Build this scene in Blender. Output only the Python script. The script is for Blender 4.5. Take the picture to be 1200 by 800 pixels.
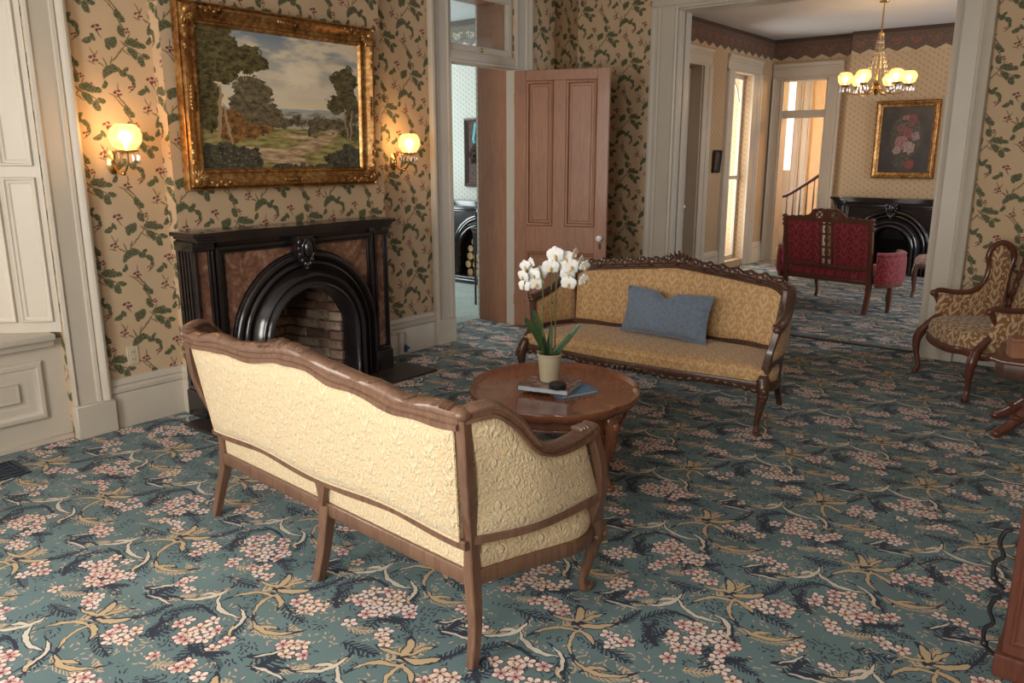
import bpy, bmesh, math, random
from mathutils import Vector, Matrix, Euler, noise as mnoise
R = math.radians
PI = math.pi
scene = bpy.context.scene
COL = scene.collection
for o in list(bpy.data.objects):
    bpy.data.objects.remove(o)
random.seed(7)

# ------------------------------------------------------------------ camera
cam_d = bpy.data.cameras.new('camera')
cam_d.sensor_width = 36.0
cam_d.lens = 930.0 / 1200.0 * 36.0
cam_d.clip_start = 0.02
cam = bpy.data.objects.new('camera', cam_d)
cam.location = (0, 0, 1.62)
cam.rotation_euler = (R(90 - 13.25), 0, R(38.6))
COL.objects.link(cam)
scene.camera = cam

# ------------------------------------------------------------------ sky, daylight at the windows, exposure
world = bpy.data.worlds.new('world')
scene.world = world
world.use_nodes = True
world.node_tree.nodes['Background'].inputs[0].default_value = (1.0, 0.97, 0.93, 1)
world.node_tree.nodes['Background'].inputs[1].default_value = 0.15

def area(name, loc, rot, sx, sy, power, color):
    d = bpy.data.lights.new(name, 'AREA')
    d.shape = 'RECTANGLE'; d.size = sx; d.size_y = sy
    d.energy = power; d.color = color
    o = bpy.data.objects.new(name, d)
    o.location = loc; o.rotation_euler = rot
    COL.objects.link(o)
    return o
DAY = (1.0, 0.945, 0.90)
COOL = (0.88, 0.95, 1.0)
# one soft daylight source outside each window, facing in
area('daylight_window_left', (-5.30, 1.02, 1.72), (0, R(-90), 0), 2.0, 1.0, 2, DAY)
area('daylight_added_left_window', (-5.40, -0.62, 1.70), (0, R(-90), 0), 2.1, 1.0, 110, DAY)  # main light from the left, through an added window out of view
area('daylight_window_front_a', (-2.55, -1.75, 1.75), (R(90), 0, 0), 1.2, 2.1, 116, DAY)
area('daylight_window_front_b', (-0.35, -1.75, 1.75), (R(90), 0, 0), 1.2, 2.1, 85, DAY)
area('daylight_far_window', (-5.30, 11.12, 1.5), (0, R(-90), 0), 2.5, 0.6, 34, DAY)
area('daylight_far_right', (1.6, 9.9, 1.75), (0, R(90), 0), 2.1, 1.3, 62, COOL)
area('daylight_side_room', (-9.15, 6.3, 1.8), (0, R(-90), 0), 2.1, 1.6, 125, COOL)
area('daylight_hall_sidelight', (-5.44, 14.95, 2.1), (R(-90), 0, 0), 0.5, 1.9, 20, COOL)
area('daylight_hall', (-6.0, 13.4, 1.6), (0, R(-90), 0), 2.0, 1.0, 40, DAY)

scene.view_settings.view_transform = 'Standard'
scene.view_settings.look = 'None'
scene.view_settings.exposure = 0.58
scene.view_settings.gamma = 1.0
scene.view_settings.use_curve_mapping = False
scene.cycles.use_denoising = True
scene.cycles.max_bounces = 8
scene.cycles.diffuse_bounces = 4
scene.cycles.glossy_bounces = 3
scene.cycles.transparent_max_bounces = 12
scene.cycles.caustics_reflective = False
scene.cycles.caustics_refractive = False
scene.cycles.sample_clamp_indirect = 4.0

# ------------------------------------------------------------------ object helpers
def tag(o, label=None, cat=None, group=None, kind=None):
    if label: o['label'] = label
    if cat: o['category'] = cat
    if group: o['group'] = group
    if kind: o['kind'] = kind
    return o

def thing(name, label, cat, loc=(0, 0, 0), rz=0.0, group=None):
    o = bpy.data.objects.new(name, None)
    o.empty_display_size = 0.1
    o.location = loc; o.rotation_euler = (0, 0, rz)
    COL.objects.link(o)
    return tag(o, label, cat, group)

def smooth_angle(me, ang=38):
    for p in me.polygons: p.use_smooth = True
    try: me.set_sharp_from_angle(angle=R(ang))
    except Exception: pass

def box_uv(me):
    uv = me.uv_layers.new(name='UVMap')
    for p in me.polygons:
        n = p.normal; ax, ay, az = abs(n.x), abs(n.y), abs(n.z)
        for li in p.loop_indices:
            c = me.vertices[me.loops[li].vertex_index].co
            if az >= ax and az >= ay: uv.data[li].uv = (c.x, c.y)
            elif ax >= ay: uv.data[li].uv = (c.y, c.z)
            else: uv.data[li].uv = (c.x, c.z)

def mk(name, bm, mat, parent=None, loc=None, rot=None, smooth=True, ang=38):
    if not bm.loops.layers.uv: pass
    me = bpy.data.meshes.new(name)
    has_uv = bool(bm.loops.layers.uv)
    bmesh.ops.recalc_face_normals(bm, faces=bm.faces)
    bm.to_mesh(me); bm.free()
    if not has_uv: box_uv(me)
    if smooth: smooth_angle(me, ang)
    if isinstance(mat, str): mat = M[mat]
    if mat: me.materials.append(mat)
    o = bpy.data.objects.new(name, me)
    if parent is not None: o.parent = parent
    if loc is not None: o.location = loc
    if rot is not None: o.rotation_euler = rot
    COL.objects.link(o)
    return o

def struct(name, bm, mat, label=None, parent=None, **k):
    o = mk(name, bm, mat, parent, **k)
    if parent is None: tag(o, label, None, None, 'structure')
    return o

def copy_tree(o, parent=None):
    c = o.copy(); COL.objects.link(c); c.parent = parent
    for ch in [x for x in bpy.data.objects if x.parent == o]:
        copy_tree(ch, c)
    return c

def children(o): return [x for x in bpy.data.objects if x.parent == o]

# ------------------------------------------------------------------ mesh helpers
def NB(): return bmesh.new()

def box(bm, x0, x1, y0, y1, z0, z1, bev=0.0, seg=1):
    vs = [bm.verts.new((x, y, z)) for x in (x0, x1) for y in (y0, y1) for z in (z0, z1)]
    idx = [(0, 1, 3, 2), (4, 6, 7, 5), (0, 4, 5, 1), (2, 3, 7, 6), (0, 2, 6, 4), (1, 5, 7, 3)]
    fs = [bm.faces.new([vs[i] for i in f]) for f in idx]
    if bev > 0:
        es = set()
        for f in fs: es.update(f.edges)
        bmesh.ops.bevel(bm, geom=list(es), offset=bev, segments=seg, affect='EDGES', profile=0.6)
    return vs

def obox(bm, c, size, rot=None, bev=0.0, seg=1):
    b = NB(); sx, sy, sz = [s / 2 for s in size]
    box(b, -sx, sx, -sy, sy, -sz, sz, bev, seg)
    m = Matrix.Translation(Vector(c)) @ (rot.to_4x4() if rot is not None else Matrix())
    merge(bm, b, m)

def merge(bm, other, m=None):
    if m is not None: other.transform(m)
    vm = {v: bm.verts.new(v.co) for v in other.verts}
    for f in other.faces:
        try: bm.faces.new([vm[v] for v in f.verts])
        except ValueError: pass
    other.free()

def catmull(pts, n, closed=False):
    pts = [Vector(p) for p in pts]
    m = len(pts); out = []
    segs = m if closed else m - 1
    for i in range(segs):
        if closed: p0, p1, p2, p3 = pts[(i - 1) % m], pts[i], pts[(i + 1) % m], pts[(i + 2) % m]
        else: p0, p1, p2, p3 = pts[max(i - 1, 0)], pts[i], pts[i + 1], pts[min(i + 2, m - 1)]
        for k in range(n):
            t = k / n
            out.append(0.5 * ((2 * p1) + (p2 - p0) * t + (2 * p0 - 5 * p1 + 4 * p2 - p3) * t * t + (3 * p1 - p0 - 3 * p2 + p3) * t ** 3))
    if not closed: out.append(pts[-1].copy())
    return out

def lerp_list(vals, t):
    if not isinstance(vals, (list, tuple)): return vals
    x = t * (len(vals) - 1); i = min(int(x), len(vals) - 2); f = x - i
    return vals[i] * (1 - f) + vals[i + 1] * f

def interp(tab, x):
    if x <= tab[0][0]: return tab[0][1]
    for (a, va), (b, vb) in zip(tab, tab[1:]):
        if x <= b:
            t = (x - a) / (b - a) if b > a else 0
            return va + (vb - va) * t
    return tab[-1][1]

PROF = {
    'round': [(math.cos(2 * PI * i / 10), math.sin(2 * PI * i / 10)) for i in range(10)],
    'tube6': [(math.cos(2 * PI * i / 6), math.sin(2 * PI * i / 6)) for i in range(6)],
    'rect': [(-1, -.8), (-.8, -1), (.8, -1), (1, -.8), (1, .8), (.8, 1), (-.8, 1), (-1, .8)],
    # moulded rail: flat back and bottom, bead and hollow on the show faces
    'mould': [(-1, -1), (1, -1), (1.0, -.55), (.72, -.42), (.72, .0), (1.0, .15), (1.05, .5), (.85, .8), (.4, 1.0), (-.4, 1.0), (-.85, .8), (-1.05, .5), (-1.0, .15), (-.72, .0), (-.72, -.42), (-1.0, -.55)],
}

def sweep(bm, path, w, h, prof='round', up=(0, 0, 1), closed=False, caps=True, roll=0.0):
    """sweep a unit profile (x = side, y = up) along a list of points; w, h half sizes (lists are spread along the path)"""
    P = PROF[prof] if isinstance(prof, str) else prof
    pts = [Vector(p) for p in path]; n = len(pts); rings = []
    upv = Vector(up)
    for i, p in enumerate(pts):
        if closed: T = pts[(i + 1) % n] - pts[(i - 1) % n]
        else: T = pts[min(i + 1, n - 1)] - pts[max(i - 1, 0)]
        if T.length < 1e-9: T = Vector((0, 0, 1))
        T.normalize()
        B = T.cross(upv)
        if B.length < 1e-4: B = T.cross(Vector((0, 1, 0)) if abs(upv.y) < .9 else Vector((1, 0, 0)))
        B.normalize(); N = B.cross(T)
        t = i / max(1, n - 1)
        ww, hh = lerp_list(w, t), lerp_list(h, t)
        rr = lerp_list(roll, t)
        c, s = math.cos(rr), math.sin(rr)
        rings.append([bm.verts.new(p + B * (a * ww * c - b * hh * s) + N * (a * ww * s + b * hh * c)) for a, b in P])
    m = len(P)
    for i in range(n if closed else n - 1):
        r0, r1 = rings[i], rings[(i + 1) % n]
        for k in range(m):
            bm.faces.new((r0[k], r0[(k + 1) % m], r1[(k + 1) % m], r1[k]))
    if caps and not closed:
        bm.faces.new(rings[0]); bm.faces.new(list(reversed(rings[-1])))
    return rings

def lathe(bm, prof, seg=20, m=None, close=True):
    """prof: list of (r, z)"""
    b = NB(); rings = []
    for r, z in prof:
        if r < 1e-5: rings.append([b.verts.new((0, 0, z))])
        else: rings.append([b.verts.new((r * math.cos(2 * PI * i / seg), r * math.sin(2 * PI * i / seg), z)) for i in range(seg)])
    for a, c in zip(rings, rings[1:]):
        for i in range(seg):
            j = (i + 1) % seg
            if len(a) == 1 and len(c) == 1: continue
            if len(a) == 1: b.faces.new((a[0], c[i], c[j]))
            elif len(c) == 1: b.faces.new((a[i], a[j], c[0]))
            else: b.faces.new((a[i], a[j], c[j], c[i]))
    if close:
        if len(rings[0]) > 1: b.faces.new(rings[0])
        if len(rings[-1]) > 1: b.faces.new(rings[-1])
    merge(bm, b, m)

def ellipsoid(bm, c, r, rot=None, u=10, v=6):
    b = NB(); bmesh.ops.create_uvsphere(b, u_segments=u, v_segments=v, radius=1.0)
    m = Matrix.Translation(Vector(c)) @ (rot.to_4x4() if rot is not None else Matrix()) @ Matrix.Diagonal((r[0], r[1], r[2], 1))
    merge(bm, b, m)

def prism(bm, poly, d0, d1, axis='y', bev=0.0):
    """polygon in 2D extruded along axis from d0 to d1. axis y: (x,z); axis x: (y,z); axis z: (x,y)"""
    b = NB()
    def P(a, c, d):
        if axis == 'y': return (a, d, c)
        if axis == 'x': return (d, a, c)
        return (a, c, d)
    A = [b.verts.new(P(p[0], p[1], d0)) for p in poly]
    Bv = [b.verts.new(P(p[0], p[1], d1)) for p in poly]
    n = len(poly)
    fa = b.faces.new(A); fb = b.faces.new(list(reversed(Bv)))
    for i in range(n): b.faces.new((A[i], Bv[i], Bv[(i + 1) % n], A[(i + 1) % n]))
    if bev > 0:
        es = list(fb.edges) + list(fa.edges)
        bmesh.ops.bevel(b, geom=es, offset=bev, segments=2, affect='EDGES', profile=0.6)
    merge(bm, b)

def patch(fn, nu, nv, fb=0.02, bb=0.02, edge=0.004, power=4.0, uvscale=1.0):
    """upholstered panel: fn(u,v) is its middle surface; bulges fb to its +normal side and bb to the other; closed mesh with UVs in metres"""
    bm = NB(); uvl = bm.loops.layers.uv.new('UVMap')
    P = [[Vector(fn(i / nu, j / nv)) for j in range(nv + 1)] for i in range(nu + 1)]
    UV = {}
    # arc length UVs
    mid = nv // 2; ul = [0.0]
    for i in range(nu): ul.append(ul[-1] + (P[i + 1][mid] - P[i][mid]).length)
    def nrm(i, j):
        a = P[min(i + 1, nu)][j] - P[max(i - 1, 0)][j]; b = P[i][min(j + 1, nv)] - P[i][max(j - 1, 0)]
        n = a.cross(b)
        return n.normalized() if n.length > 1e-9 else Vector((0, 0, 1))
    A, Bk = [], []
    for i in range(nu + 1):
        ra, rb = [], []
        vl = 0.0
        for j in range(nv + 1):
            if j: vl += (P[i][j] - P[i][j - 1]).length
            u, v = i / nu, j / nv
            k = (1 - abs(2 * u - 1) ** power) * (1 - abs(2 * v - 1) ** power)
            k = math.sqrt(max(k, 0))
            n = nrm(i, j)
            a = bm.verts.new(P[i][j] + n * (edge + fb * k)); b = bm.verts.new(P[i][j] - n * (edge + bb * k))
            UV[a] = UV[b] = (ul[i], vl)
            ra.append(a); rb.append(b)
        A.append(ra); Bk.append(rb)
    for i in range(nu):
        for j in range(nv):
            bm.faces.new((A[i][j], A[i + 1][j], A[i + 1][j + 1], A[i][j + 1]))
            bm.faces.new((Bk[i][j], Bk[i][j + 1], Bk[i + 1][j + 1], Bk[i + 1][j]))
    for i in range(nu):
        bm.faces.new((A[i][0], Bk[i][0], Bk[i + 1][0], A[i + 1][0])); bm.faces.new((A[i][nv], A[i + 1][nv], Bk[i + 1][nv], Bk[i][nv]))
    for j in range(nv):
        bm.faces.new((A[0][j], A[0][j + 1], Bk[0][j + 1], Bk[0][j])); bm.faces.new((A[nu][j], Bk[nu][j], Bk[nu][j + 1], A[nu][j + 1]))
    for f in bm.faces:
        for l in f.loops: l[uvl].uv = UV[l.vert]
    return bm

def frame_loop(bm, y0, y1, z0, z1, x, w, d, prof, sign=1):
    """mitred rectangular moulding lying on plane X = x in (y, z); prof: list of (inward 0..1, out 0..1)"""
    n = len(prof)
    cs = [(y0, z0, 1, 1), (y1, z0, -1, 1), (y1, z1, -1, -1), (y0, z1, 1, -1)]
    rings = [[bm.verts.new((x + sign * o * d, cy + sy * i * w, cz + sz * i * w)) for i, o in prof] for cy, cz, sy, sz in cs]
    for k in range(4):
        a, b = rings[k], rings[(k + 1) % 4]
        for j in range(n - 1): bm.faces.new((a[j], a[j + 1], b[j + 1], b[j]))

RAISED = [(0, 0), (0.0, .55), (.12, 1.0), (.3, 1.0), (.42, .55), (.6, .35), (.8, .35), (1, 0)]
# ------------------------------------------------------------------ node materials
M = {}
class G:
    """small helper that writes node trees"""
    def __init__(s, name):
        s.mat = bpy.data.materials.new(name); s.mat.use_nodes = True
        s.nt = s.mat.node_tree; s.bsdf = s.nt.nodes['Principled BSDF']; s.out = s.nt.nodes['Material Output']
        M[name] = s.mat
    def node(s, t, **k):
        n = s.nt.nodes.new(t)
        for a, b in k.items(): setattr(n, a, b)
        return n
    def put(s, sock, v):
        if isinstance(v, bpy.types.NodeSocket): s.nt.links.new(v, sock)
        elif isinstance(v, (tuple, list)):
            v = tuple(v)
            if sock.type == 'RGBA' and len(v) == 3: v = v + (1,)
            sock.default_value = v
        else: sock.default_value = v
    def m(s, op, a, b=None, c=None, clamp=False):
        n = s.node('ShaderNodeMath', operation=op, use_clamp=clamp)
        s.put(n.inputs[0], a)
        if b is not None: s.put(n.inputs[1], b)
        if c is not None: s.put(n.inputs[2], c)
        return n.outputs[0]
    def vm(s, op, a, b=None, scale=None, out=0):
        n = s.node('ShaderNodeVectorMath', operation=op)
        s.put(n.inputs[0], a)
        if b is not None: s.put(n.inputs[1], b)
        if scale is not None: s.put(n.inputs['Scale'], scale)
        return n.outputs[out]
    def length(s, v): return s.vm('LENGTH', v, out=1)
    def tmap(s, v, loc=(0, 0), rot=0.0, scale=(1, 1)):
        n = s.node('ShaderNodeMapping', vector_type='TEXTURE')
        s.put(n.inputs['Vector'], v)
        n.inputs['Location'].default_value = (loc[0], loc[1], 0)
        n.inputs['Rotation'].default_value = (0, 0, R(rot))
        n.inputs['Scale'].default_value = (scale[0], scale[1], 1)
        return n.outputs[0]
    def xyz(s, v):
        n = s.node('ShaderNodeSeparateXYZ'); s.put(n.inputs[0], v)
        return n.outputs[0], n.outputs[1], n.outputs[2]
    def vec(s, x, y, z=0.0):
        n = s.node('ShaderNodeCombineXYZ')
        s.put(n.inputs[0], x); s.put(n.inputs[1], y); s.put(n.inputs[2], z)
        return n.outputs[0]
    def uv(s): return s.node('ShaderNodeTexCoord').outputs['UV']
    def obj(s): return s.node('ShaderNodeTexCoord').outputs['Object']
    def mix(s, f, a, b, blend='MIX'):
        n = s.node('ShaderNodeMix', data_type='RGBA', blend_type=blend)
        s.put(n.inputs[0], f); s.put(n.inputs[6], a); s.put(n.inputs[7], b)
        return n.outputs[2]
    def noise(s, v, scale, detail=2.0, rough=0.5, dist=0.0, color=False):
        n = s.node('ShaderNodeTexNoise'); s.put(n.inputs['Vector'], v)
        n.inputs['Scale'].default_value = scale; n.inputs['Detail'].default_value = detail
        n.inputs['Roughness'].default_value = rough; n.inputs['Distortion'].default_value = dist
        return n.outputs['Color' if color else 'Fac']
    def voro(s, v, scale, rnd=1.0, feature='F1'):
        n = s.node('ShaderNodeTexVoronoi', voronoi_dimensions='2D', feature=feature)
        s.put(n.inputs['Vector'], v); n.inputs['Scale'].default_value = scale; n.inputs['Randomness'].default_value = rnd
        return n
    def ramp(s, f, stops, interp='LINEAR'):
        n = s.node('ShaderNodeValToRGB'); n.color_ramp.interpolation = interp
        e = n.color_ramp.elements
        while len(e) < len(stops): e.new(0.5)
        for i, (p, c) in enumerate(stops):
            e[i].position = p; e[i].color = tuple(c) + ((1,) if len(c) == 3 else ())
        s.put(n.inputs[0], f)
        return n.outputs[0]
    def rng(s, v, a, b, c=0.0, d=1.0, smooth=False):
        n = s.node('ShaderNodeMapRange', interpolation_type='SMOOTHSTEP' if smooth else 'LINEAR')
        s.put(n.inputs[0], v)
        for i, x in zip((1, 2, 3, 4), (a, b, c, d)): n.inputs[i].default_value = x
        return n.outputs[0]
    # --- pattern primitives, all return a normalised squared/linear distance (<1 inside)
    def ell(s, v, loc, rot, scale): return s.length(s.tmap(v, loc, rot, scale))
    def bent(s, v, loc, rot, scale, k):
        x, y, _ = s.xyz(s.tmap(v, loc, rot, scale))
        x2 = s.m('MULTIPLY', x, x)
        q = s.m('MULTIPLY_ADD', x2, -k, y)
        return s.m('MULTIPLY_ADD', q, q, x2)
    def fern(s, v, loc, rot, scale, k, n=6.0):
        x, y, _ = s.xyz(s.tmap(v, loc, rot, scale))
        x2 = s.m('MULTIPLY', x, x)
        q = s.m('MULTIPLY_ADD', x2, -k, y)
        d = s.m('MULTIPLY_ADD', q, q, x2)
        aq = s.m('ABSOLUTE', q)
        st = s.m('FRACT', s.m('MULTIPLY', s.m('MULTIPLY_ADD', aq, -0.35, x), n))
        bars = s.m('MAXIMUM', s.m('GREATER_THAN', st, 0.48), s.less(aq, 0.14))
        return s.m('MULTIPLY', s.less(d), bars)
    def mx(s, lst):
        r = lst[0]
        for a in lst[1:]: r = s.m('MAXIMUM', r, a)
        return r
    def mn(s, lst):
        r = lst[0]
        for a in lst[1:]: r = s.m('MINIMUM', r, a)
        return r
    def less(s, a, b=1.0): return s.m('LESS_THAN', a, b)
    def halfdrop(s, v, W, H, ox=0.0, oy=0.0):
        """centred coordinates in a half-drop lattice of columns W wide with repeat H; (ox, oy) is a cell centre"""
        x, y, _ = s.xyz(v)
        xs = s.m('MULTIPLY_ADD', x, 1.0 / W, 0.5 - ox / W)
        col = s.m('FLOOR', xs)
        lx = s.m('MULTIPLY', s.m('SUBTRACT', s.m('FRACT', xs), 0.5), W)
        ys = s.m('ADD', s.m('MULTIPLY_ADD', y, 1.0 / H, 0.5 - oy / H), s.m('MULTIPLY', col, 0.5))
        ly = s.m('MULTIPLY', s.m('SUBTRACT', s.m('FRACT', ys), 0.5), H)
        return s.vec(lx, ly)
    def bump(s, h, strength=0.3, dist=0.01):
        n = s.node('ShaderNodeBump'); n.inputs['Strength'].default_value = strength; n.inputs['Distance'].default_value = dist
        s.put(n.inputs['Height'], h)
        s.nt.links.new(n.outputs[0], s.bsdf.inputs['Normal'])
    def fin(s, color=None, rough=0.5, metal=0.0, spec=None, sheen=0.0, coat=0.0):
        b = s.bsdf
        if color is not None: s.put(b.inputs['Base Color'], color)
        s.put(b.inputs['Roughness'], rough); b.inputs['Metallic'].default_value = metal
        if spec is not None: b.inputs['Specular IOR Level'].default_value = spec
        if sheen: b.inputs['Sheen Weight'].default_value = sheen; b.inputs['Sheen Roughness'].default_value = 0.5
        if coat: b.inputs['Coat Weight'].default_value = coat; b.inputs['Coat Roughness'].default_value = 0.12
        return s.mat

def plain(name, color, rough=0.5, metal=0.0, var=0.12, scale=9.0, bump=0.0, **k):
    g = G(name); o = g.obj()
    n = g.noise(o, scale, 3.0)
    f = g.rng(n, 0.3, 0.7, 1 - var, 1 + var)
    c = g.vm('SCALE', color, scale=f)
    if bump: g.bump(g.noise(o, scale * 8, 3.0), bump, 0.004)
    return g.fin(c, rough, metal, **k)

def wood(name, dark, light, rough=0.32, scale=6.0, axis=2, coat=0.25):
    g = G(name); o = g.obj()
    sc = [9.0, 9.0, 9.0]; sc[axis] = 0.9
    v = g.vm('MULTIPLY', o, tuple(sc))
    n = g.noise(v, scale, 4.0, 0.6, 0.8)
    n2 = g.noise(o, 3.0, 2.0)
    f = g.rng(g.m('ADD', g.m('MULTIPLY', n, 0.8), g.m('MULTIPLY', n2, 0.25)), 0.3, 0.75)
    g.bump(n, 0.06, 0.003)
    return g.fin(g.mix(f, dark, light), rough, 0.0, coat=coat)

# ---- carpet: half-drop repeat of bouquets, palmettes, scrolls and sprigs on teal
def carpet(name, base=(0.115, 0.178, 0.188), scale=1.0, sparse=False):
    g = G(name); uv = g.uv()
    W, H = 0.343, 1.05
    g1 = g.halfdrop(uv, W, H, 0.0, -0.10)      # window centred on the palmette and big bouquet
    g2 = g.halfdrop(uv, W, H, 0.171, 0.02)     # window between two palmettes
    o1 = lambda x, y: (x, y + 0.10)
    def o2(x, y):
        if x < 0: x += W; y += H / 2
        y -= 0.02
        while y > H / 2: y -= H
        while y < -H / 2: y += H
        return (x - 0.171, y)
    wob = g.vm('SUBTRACT', g.noise(uv, 30.0, 1.0, color=True), (0.5, 0.5, 0.5))
    w1 = g.vm('ADD', g1, g.vm('SCALE', wob, scale=0.02)); w2 = g.vm('ADD', g2, g.vm('SCALE', wob, scale=0.02))
    # flowers: one per voronoi cell with five petals and a dark eye, only where the cell's own centre lies in a bouquet
    vo = g.voro(uv, 20.0, 0.85)
    pos = vo.outputs['Position']
    w1p = g.halfdrop(pos, W, H, 0.0, -0.10); w2p = g.halfdrop(pos, W, H, 0.171, 0.02)
    bq = g.mn([g.ell(w1p, o1(0.015, -0.35), -8, (0.125, 0.075)), g.ell(w1p, o1(0.0, -0.29), 0, (0.07, 0.055)),
               g.ell(w2p, o2(-0.16, 0.03), -25, (0.080, 0.056)), g.ell(w2p, o2(0.158, 0.015), 15, (0.080, 0.054)),
               g.ell(w1p, o1(-0.03, 0.345), 20, (0.055, 0.04)), g.ell(w1p, o1(0.05, 0.31), 30, (0.04, 0.034)),
               g.ell(w1p, o1(0.005, -0.495), 0, (0.036, 0.034)), g.ell(w2p, o2(0.145, -0.31), 0, (0.03, 0.028))])
    inb = g.less(bq)
    loc = g.vm('SUBTRACT', uv, pos)
    lx, ly, _ = g.xyz(loc)
    th = g.m('ARCTAN2', ly, lx)
    cr, cg, cb = g.xyz(vo.outputs['Color'])
    pet = g.m('COSINE', g.m('MULTIPLY_ADD', th, 5.0, g.m('MULTIPLY', cr, 6.28)))
    rr = g.m('MULTIPLY_ADD', pet, 0.0050, 0.0255)
    dn = g.m('DIVIDE', g.length(loc), rr)
    petal = g.mix(g.m('GREATER_THAN', cg, 0.52), (0.66, 0.47, 0.34), (0.58, 0.27, 0.27))
    petal = g.mix(g.m('GREATER_THAN', cb, 0.70), petal, (0.66, 0.58, 0.55))
    petal = g.mix(g.rng(dn, 0.35, 0.9), petal, (0.82, 0.68, 0.58))
    petal = g.mix(g.m('MULTIPLY', g.less(pet, -0.55), g.m('GREATER_THAN', dn, 0.45)), petal, (0.30, 0.12, 0.13))
    eye = g.less(dn, 0.26)
    navy = (0.018, 0.024, 0.045)
    gold = (0.52, 0.38, 0.22); cream = (0.62, 0.56, 0.46)
    petal = g.mix(eye, petal, (0.10, 0.055, 0.05))
    bouquet = petal
    # navy leaves under the flowers
    nv = [g.bent(w2, o2(-0.205, 0.13), 25, (0.08, 0.010), 4.0), g.bent(w2, o2(-0.19, 0.155), 20, (0.05, 0.008), 2.2),
          g.bent(w2, o2(0.21, 0.115), -60, (0.075, 0.010), 4.0), g.bent(w2, o2(0.195, 0.135), -55, (0.045, 0.008), -1.8),
          g.bent(w1, o1(0.08, -0.205), -55, (0.075, 0.010), -2.2), g.bent(w1, o1(-0.075, -0.235), -5, (0.09, 0.008), -2.0),
          g.bent(w1, o1(-0.045, 0.245), 50, (0.045, 0.012), 0.8), g.bent(w1, o1(-0.005, 0.235), 95, (0.05, 0.012), 0.4),
          g.bent(w1, o1(0.03, 0.225), 20, (0.05, 0.011), -0.6), g.bent(w1, o1(0.055, 0.245), 45, (0.045, 0.009), -0.6),
          g.bent(w2, o2(0.115, 0.15), 80, (0.07, 0.005), 1.5), g.bent(w2, o2(-0.165, -0.29), 60, (0.07, 0.006), -2.5)]
    nvd = g.mn(nv)
    # sprig leaves: rotated dashes in a patchy mask
    vo2 = g.voro(uv, 48.0, 0.9)
    ra, rb, rc = g.xyz(vo2.outputs['Color'])
    vr = g.node('ShaderNodeVectorRotate', rotation_type='Z_AXIS')
    g.put(vr.inputs['Vector'], g.vm('SUBTRACT', uv, vo2.outputs['Position'])); g.put(vr.inputs['Angle'], g.m('MULTIPLY', ra, 6.28))
    dash = g.length(g.vm('MULTIPLY', vr.outputs[0], (95.0, 330.0, 0.0)))
    patchy = g.noise(uv, 9.0, 1.0)
    isd = g.less(dash)
    ferns = g.mx([g.fern(w2, o2(0.21, 0.125), -62, (0.085, 0.026), 0.9, 4.5), g.fern(w2, o2(-0.205, 0.14), 22, (0.085, 0.026), 0.9, 4.5), g.fern(w2, o2(-0.14, 0.135), -15, (0.055, 0.022), 0.3, 4.0),
                  g.fern(w2, o2(0.11, 0.15), 78, (0.075, 0.024), 0.5, 4.5), g.fern(w1, o1(0.10, -0.235), -50, (0.075, 0.022), -0.6, 4.5), g.fern(w2, o2(-0.165, -0.29), 58, (0.075, 0.026), -0.6, 4.5),
                  g.fern(w1, o1(0.0, 0.245), 80, (0.060, 0.050), 0.0, 3.5), g.fern(w1, o1(-0.10, -0.41), 75, (0.07, 0.035), 0.3, 4.0), g.fern(w1, o1(0.10, -0.42), -70, (0.075, 0.035), -0.3, 4.0), g.fern(w2, o2(-0.16, -0.05), 10, (0.08, 0.03), 0.3, 4.0), g.fern(w2, o2(0.17, -0.06), -12, (0.08, 0.03), 0.3, 4.0)])
    goldf = g.mx([g.fern(w2, o2(0.20, -0.19), 12, (0.10, 0.024), 1.0, 5.5), g.fern(w2, o2(-0.175, -0.185), 60, (0.09, 0.024), 1.0, 5.5), g.fern(w1, o1(-0.02, 0.03), 75, (0.085, 0.04), 0.2, 4.0), g.fern(w1, o1(0.10, -0.50), 30, (0.05, 0.022), 0.3, 3.5), g.fern(w1, o1(-0.09, 0.42), -30, (0.06, 0.022), 0.3, 3.5), g.fern(w1, o1(0.10, 0.27), 60, (0.05, 0.02), 0.3, 3.5)])
    sprig_navy = g.m('MAXIMUM', ferns, g.m('MULTIPLY', isd, g.m('GREATER_THAN', patchy, 0.56)))
    sprig_gold = g.m('MULTIPLY', isd, g.m('MULTIPLY', g.less(patchy, 0.46), g.m('GREATER_THAN', rb, 0.45)))
    # gold palmette and cream scrolls, each with a navy outline
    gl = [g.bent(w1, o1(-0.055, -0.055), 38, (0.08, 0.009), -3.5), g.bent(w1, o1(0.05, 0.035), 40, (0.06, 0.014), 0.9),
          g.bent(w1, o1(-0.035, 0.06), 115, (0.05, 0.014), 0.7), g.bent(w1, o1(0.02, -0.085), -70, (0.08, 0.007), 3.5),
          g.bent(w1, o1(-0.055, 0.01), 20, (0.06, 0.008), 1.5), g.bent(w1, o1(0.06, -0.03), -25, (0.05, 0.010), -1.2),
          g.bent(w1, o1(0.005, 0.075), 70, (0.045, 0.008), -0.8),
          g.bent(w2, o2(0.195, -0.185), 15, (0.09, 0.010), 3.5), g.bent(w2, o2(0.17, -0.165), 40, (0.04, 0.008), -1.4),
          g.bent(w2, o2(0.09, -0.26), -40, (0.03, 0.007), 1.0)]
    gld = g.mn(gl)
    wh = [g.bent(w1, o1(-0.06, -0.205), -12, (0.10, 0.009), 4.0), g.bent(w2, o2(-0.165, -0.19), 65, (0.085, 0.009), 3.5),
          g.bent(w2, o2(-0.185, -0.17), 40, (0.035, 0.009), -1.6), g.bent(w1, o1(0.065, -0.195), -50, (0.075, 0.007), -4.0),
          g.bent(w1, o1(0.045, 0.215), 10, (0.065, 0.005), -1.0), g.bent(w1, o1(-0.03, 0.27), 60, (0.05, 0.005), 1.2)]
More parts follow.
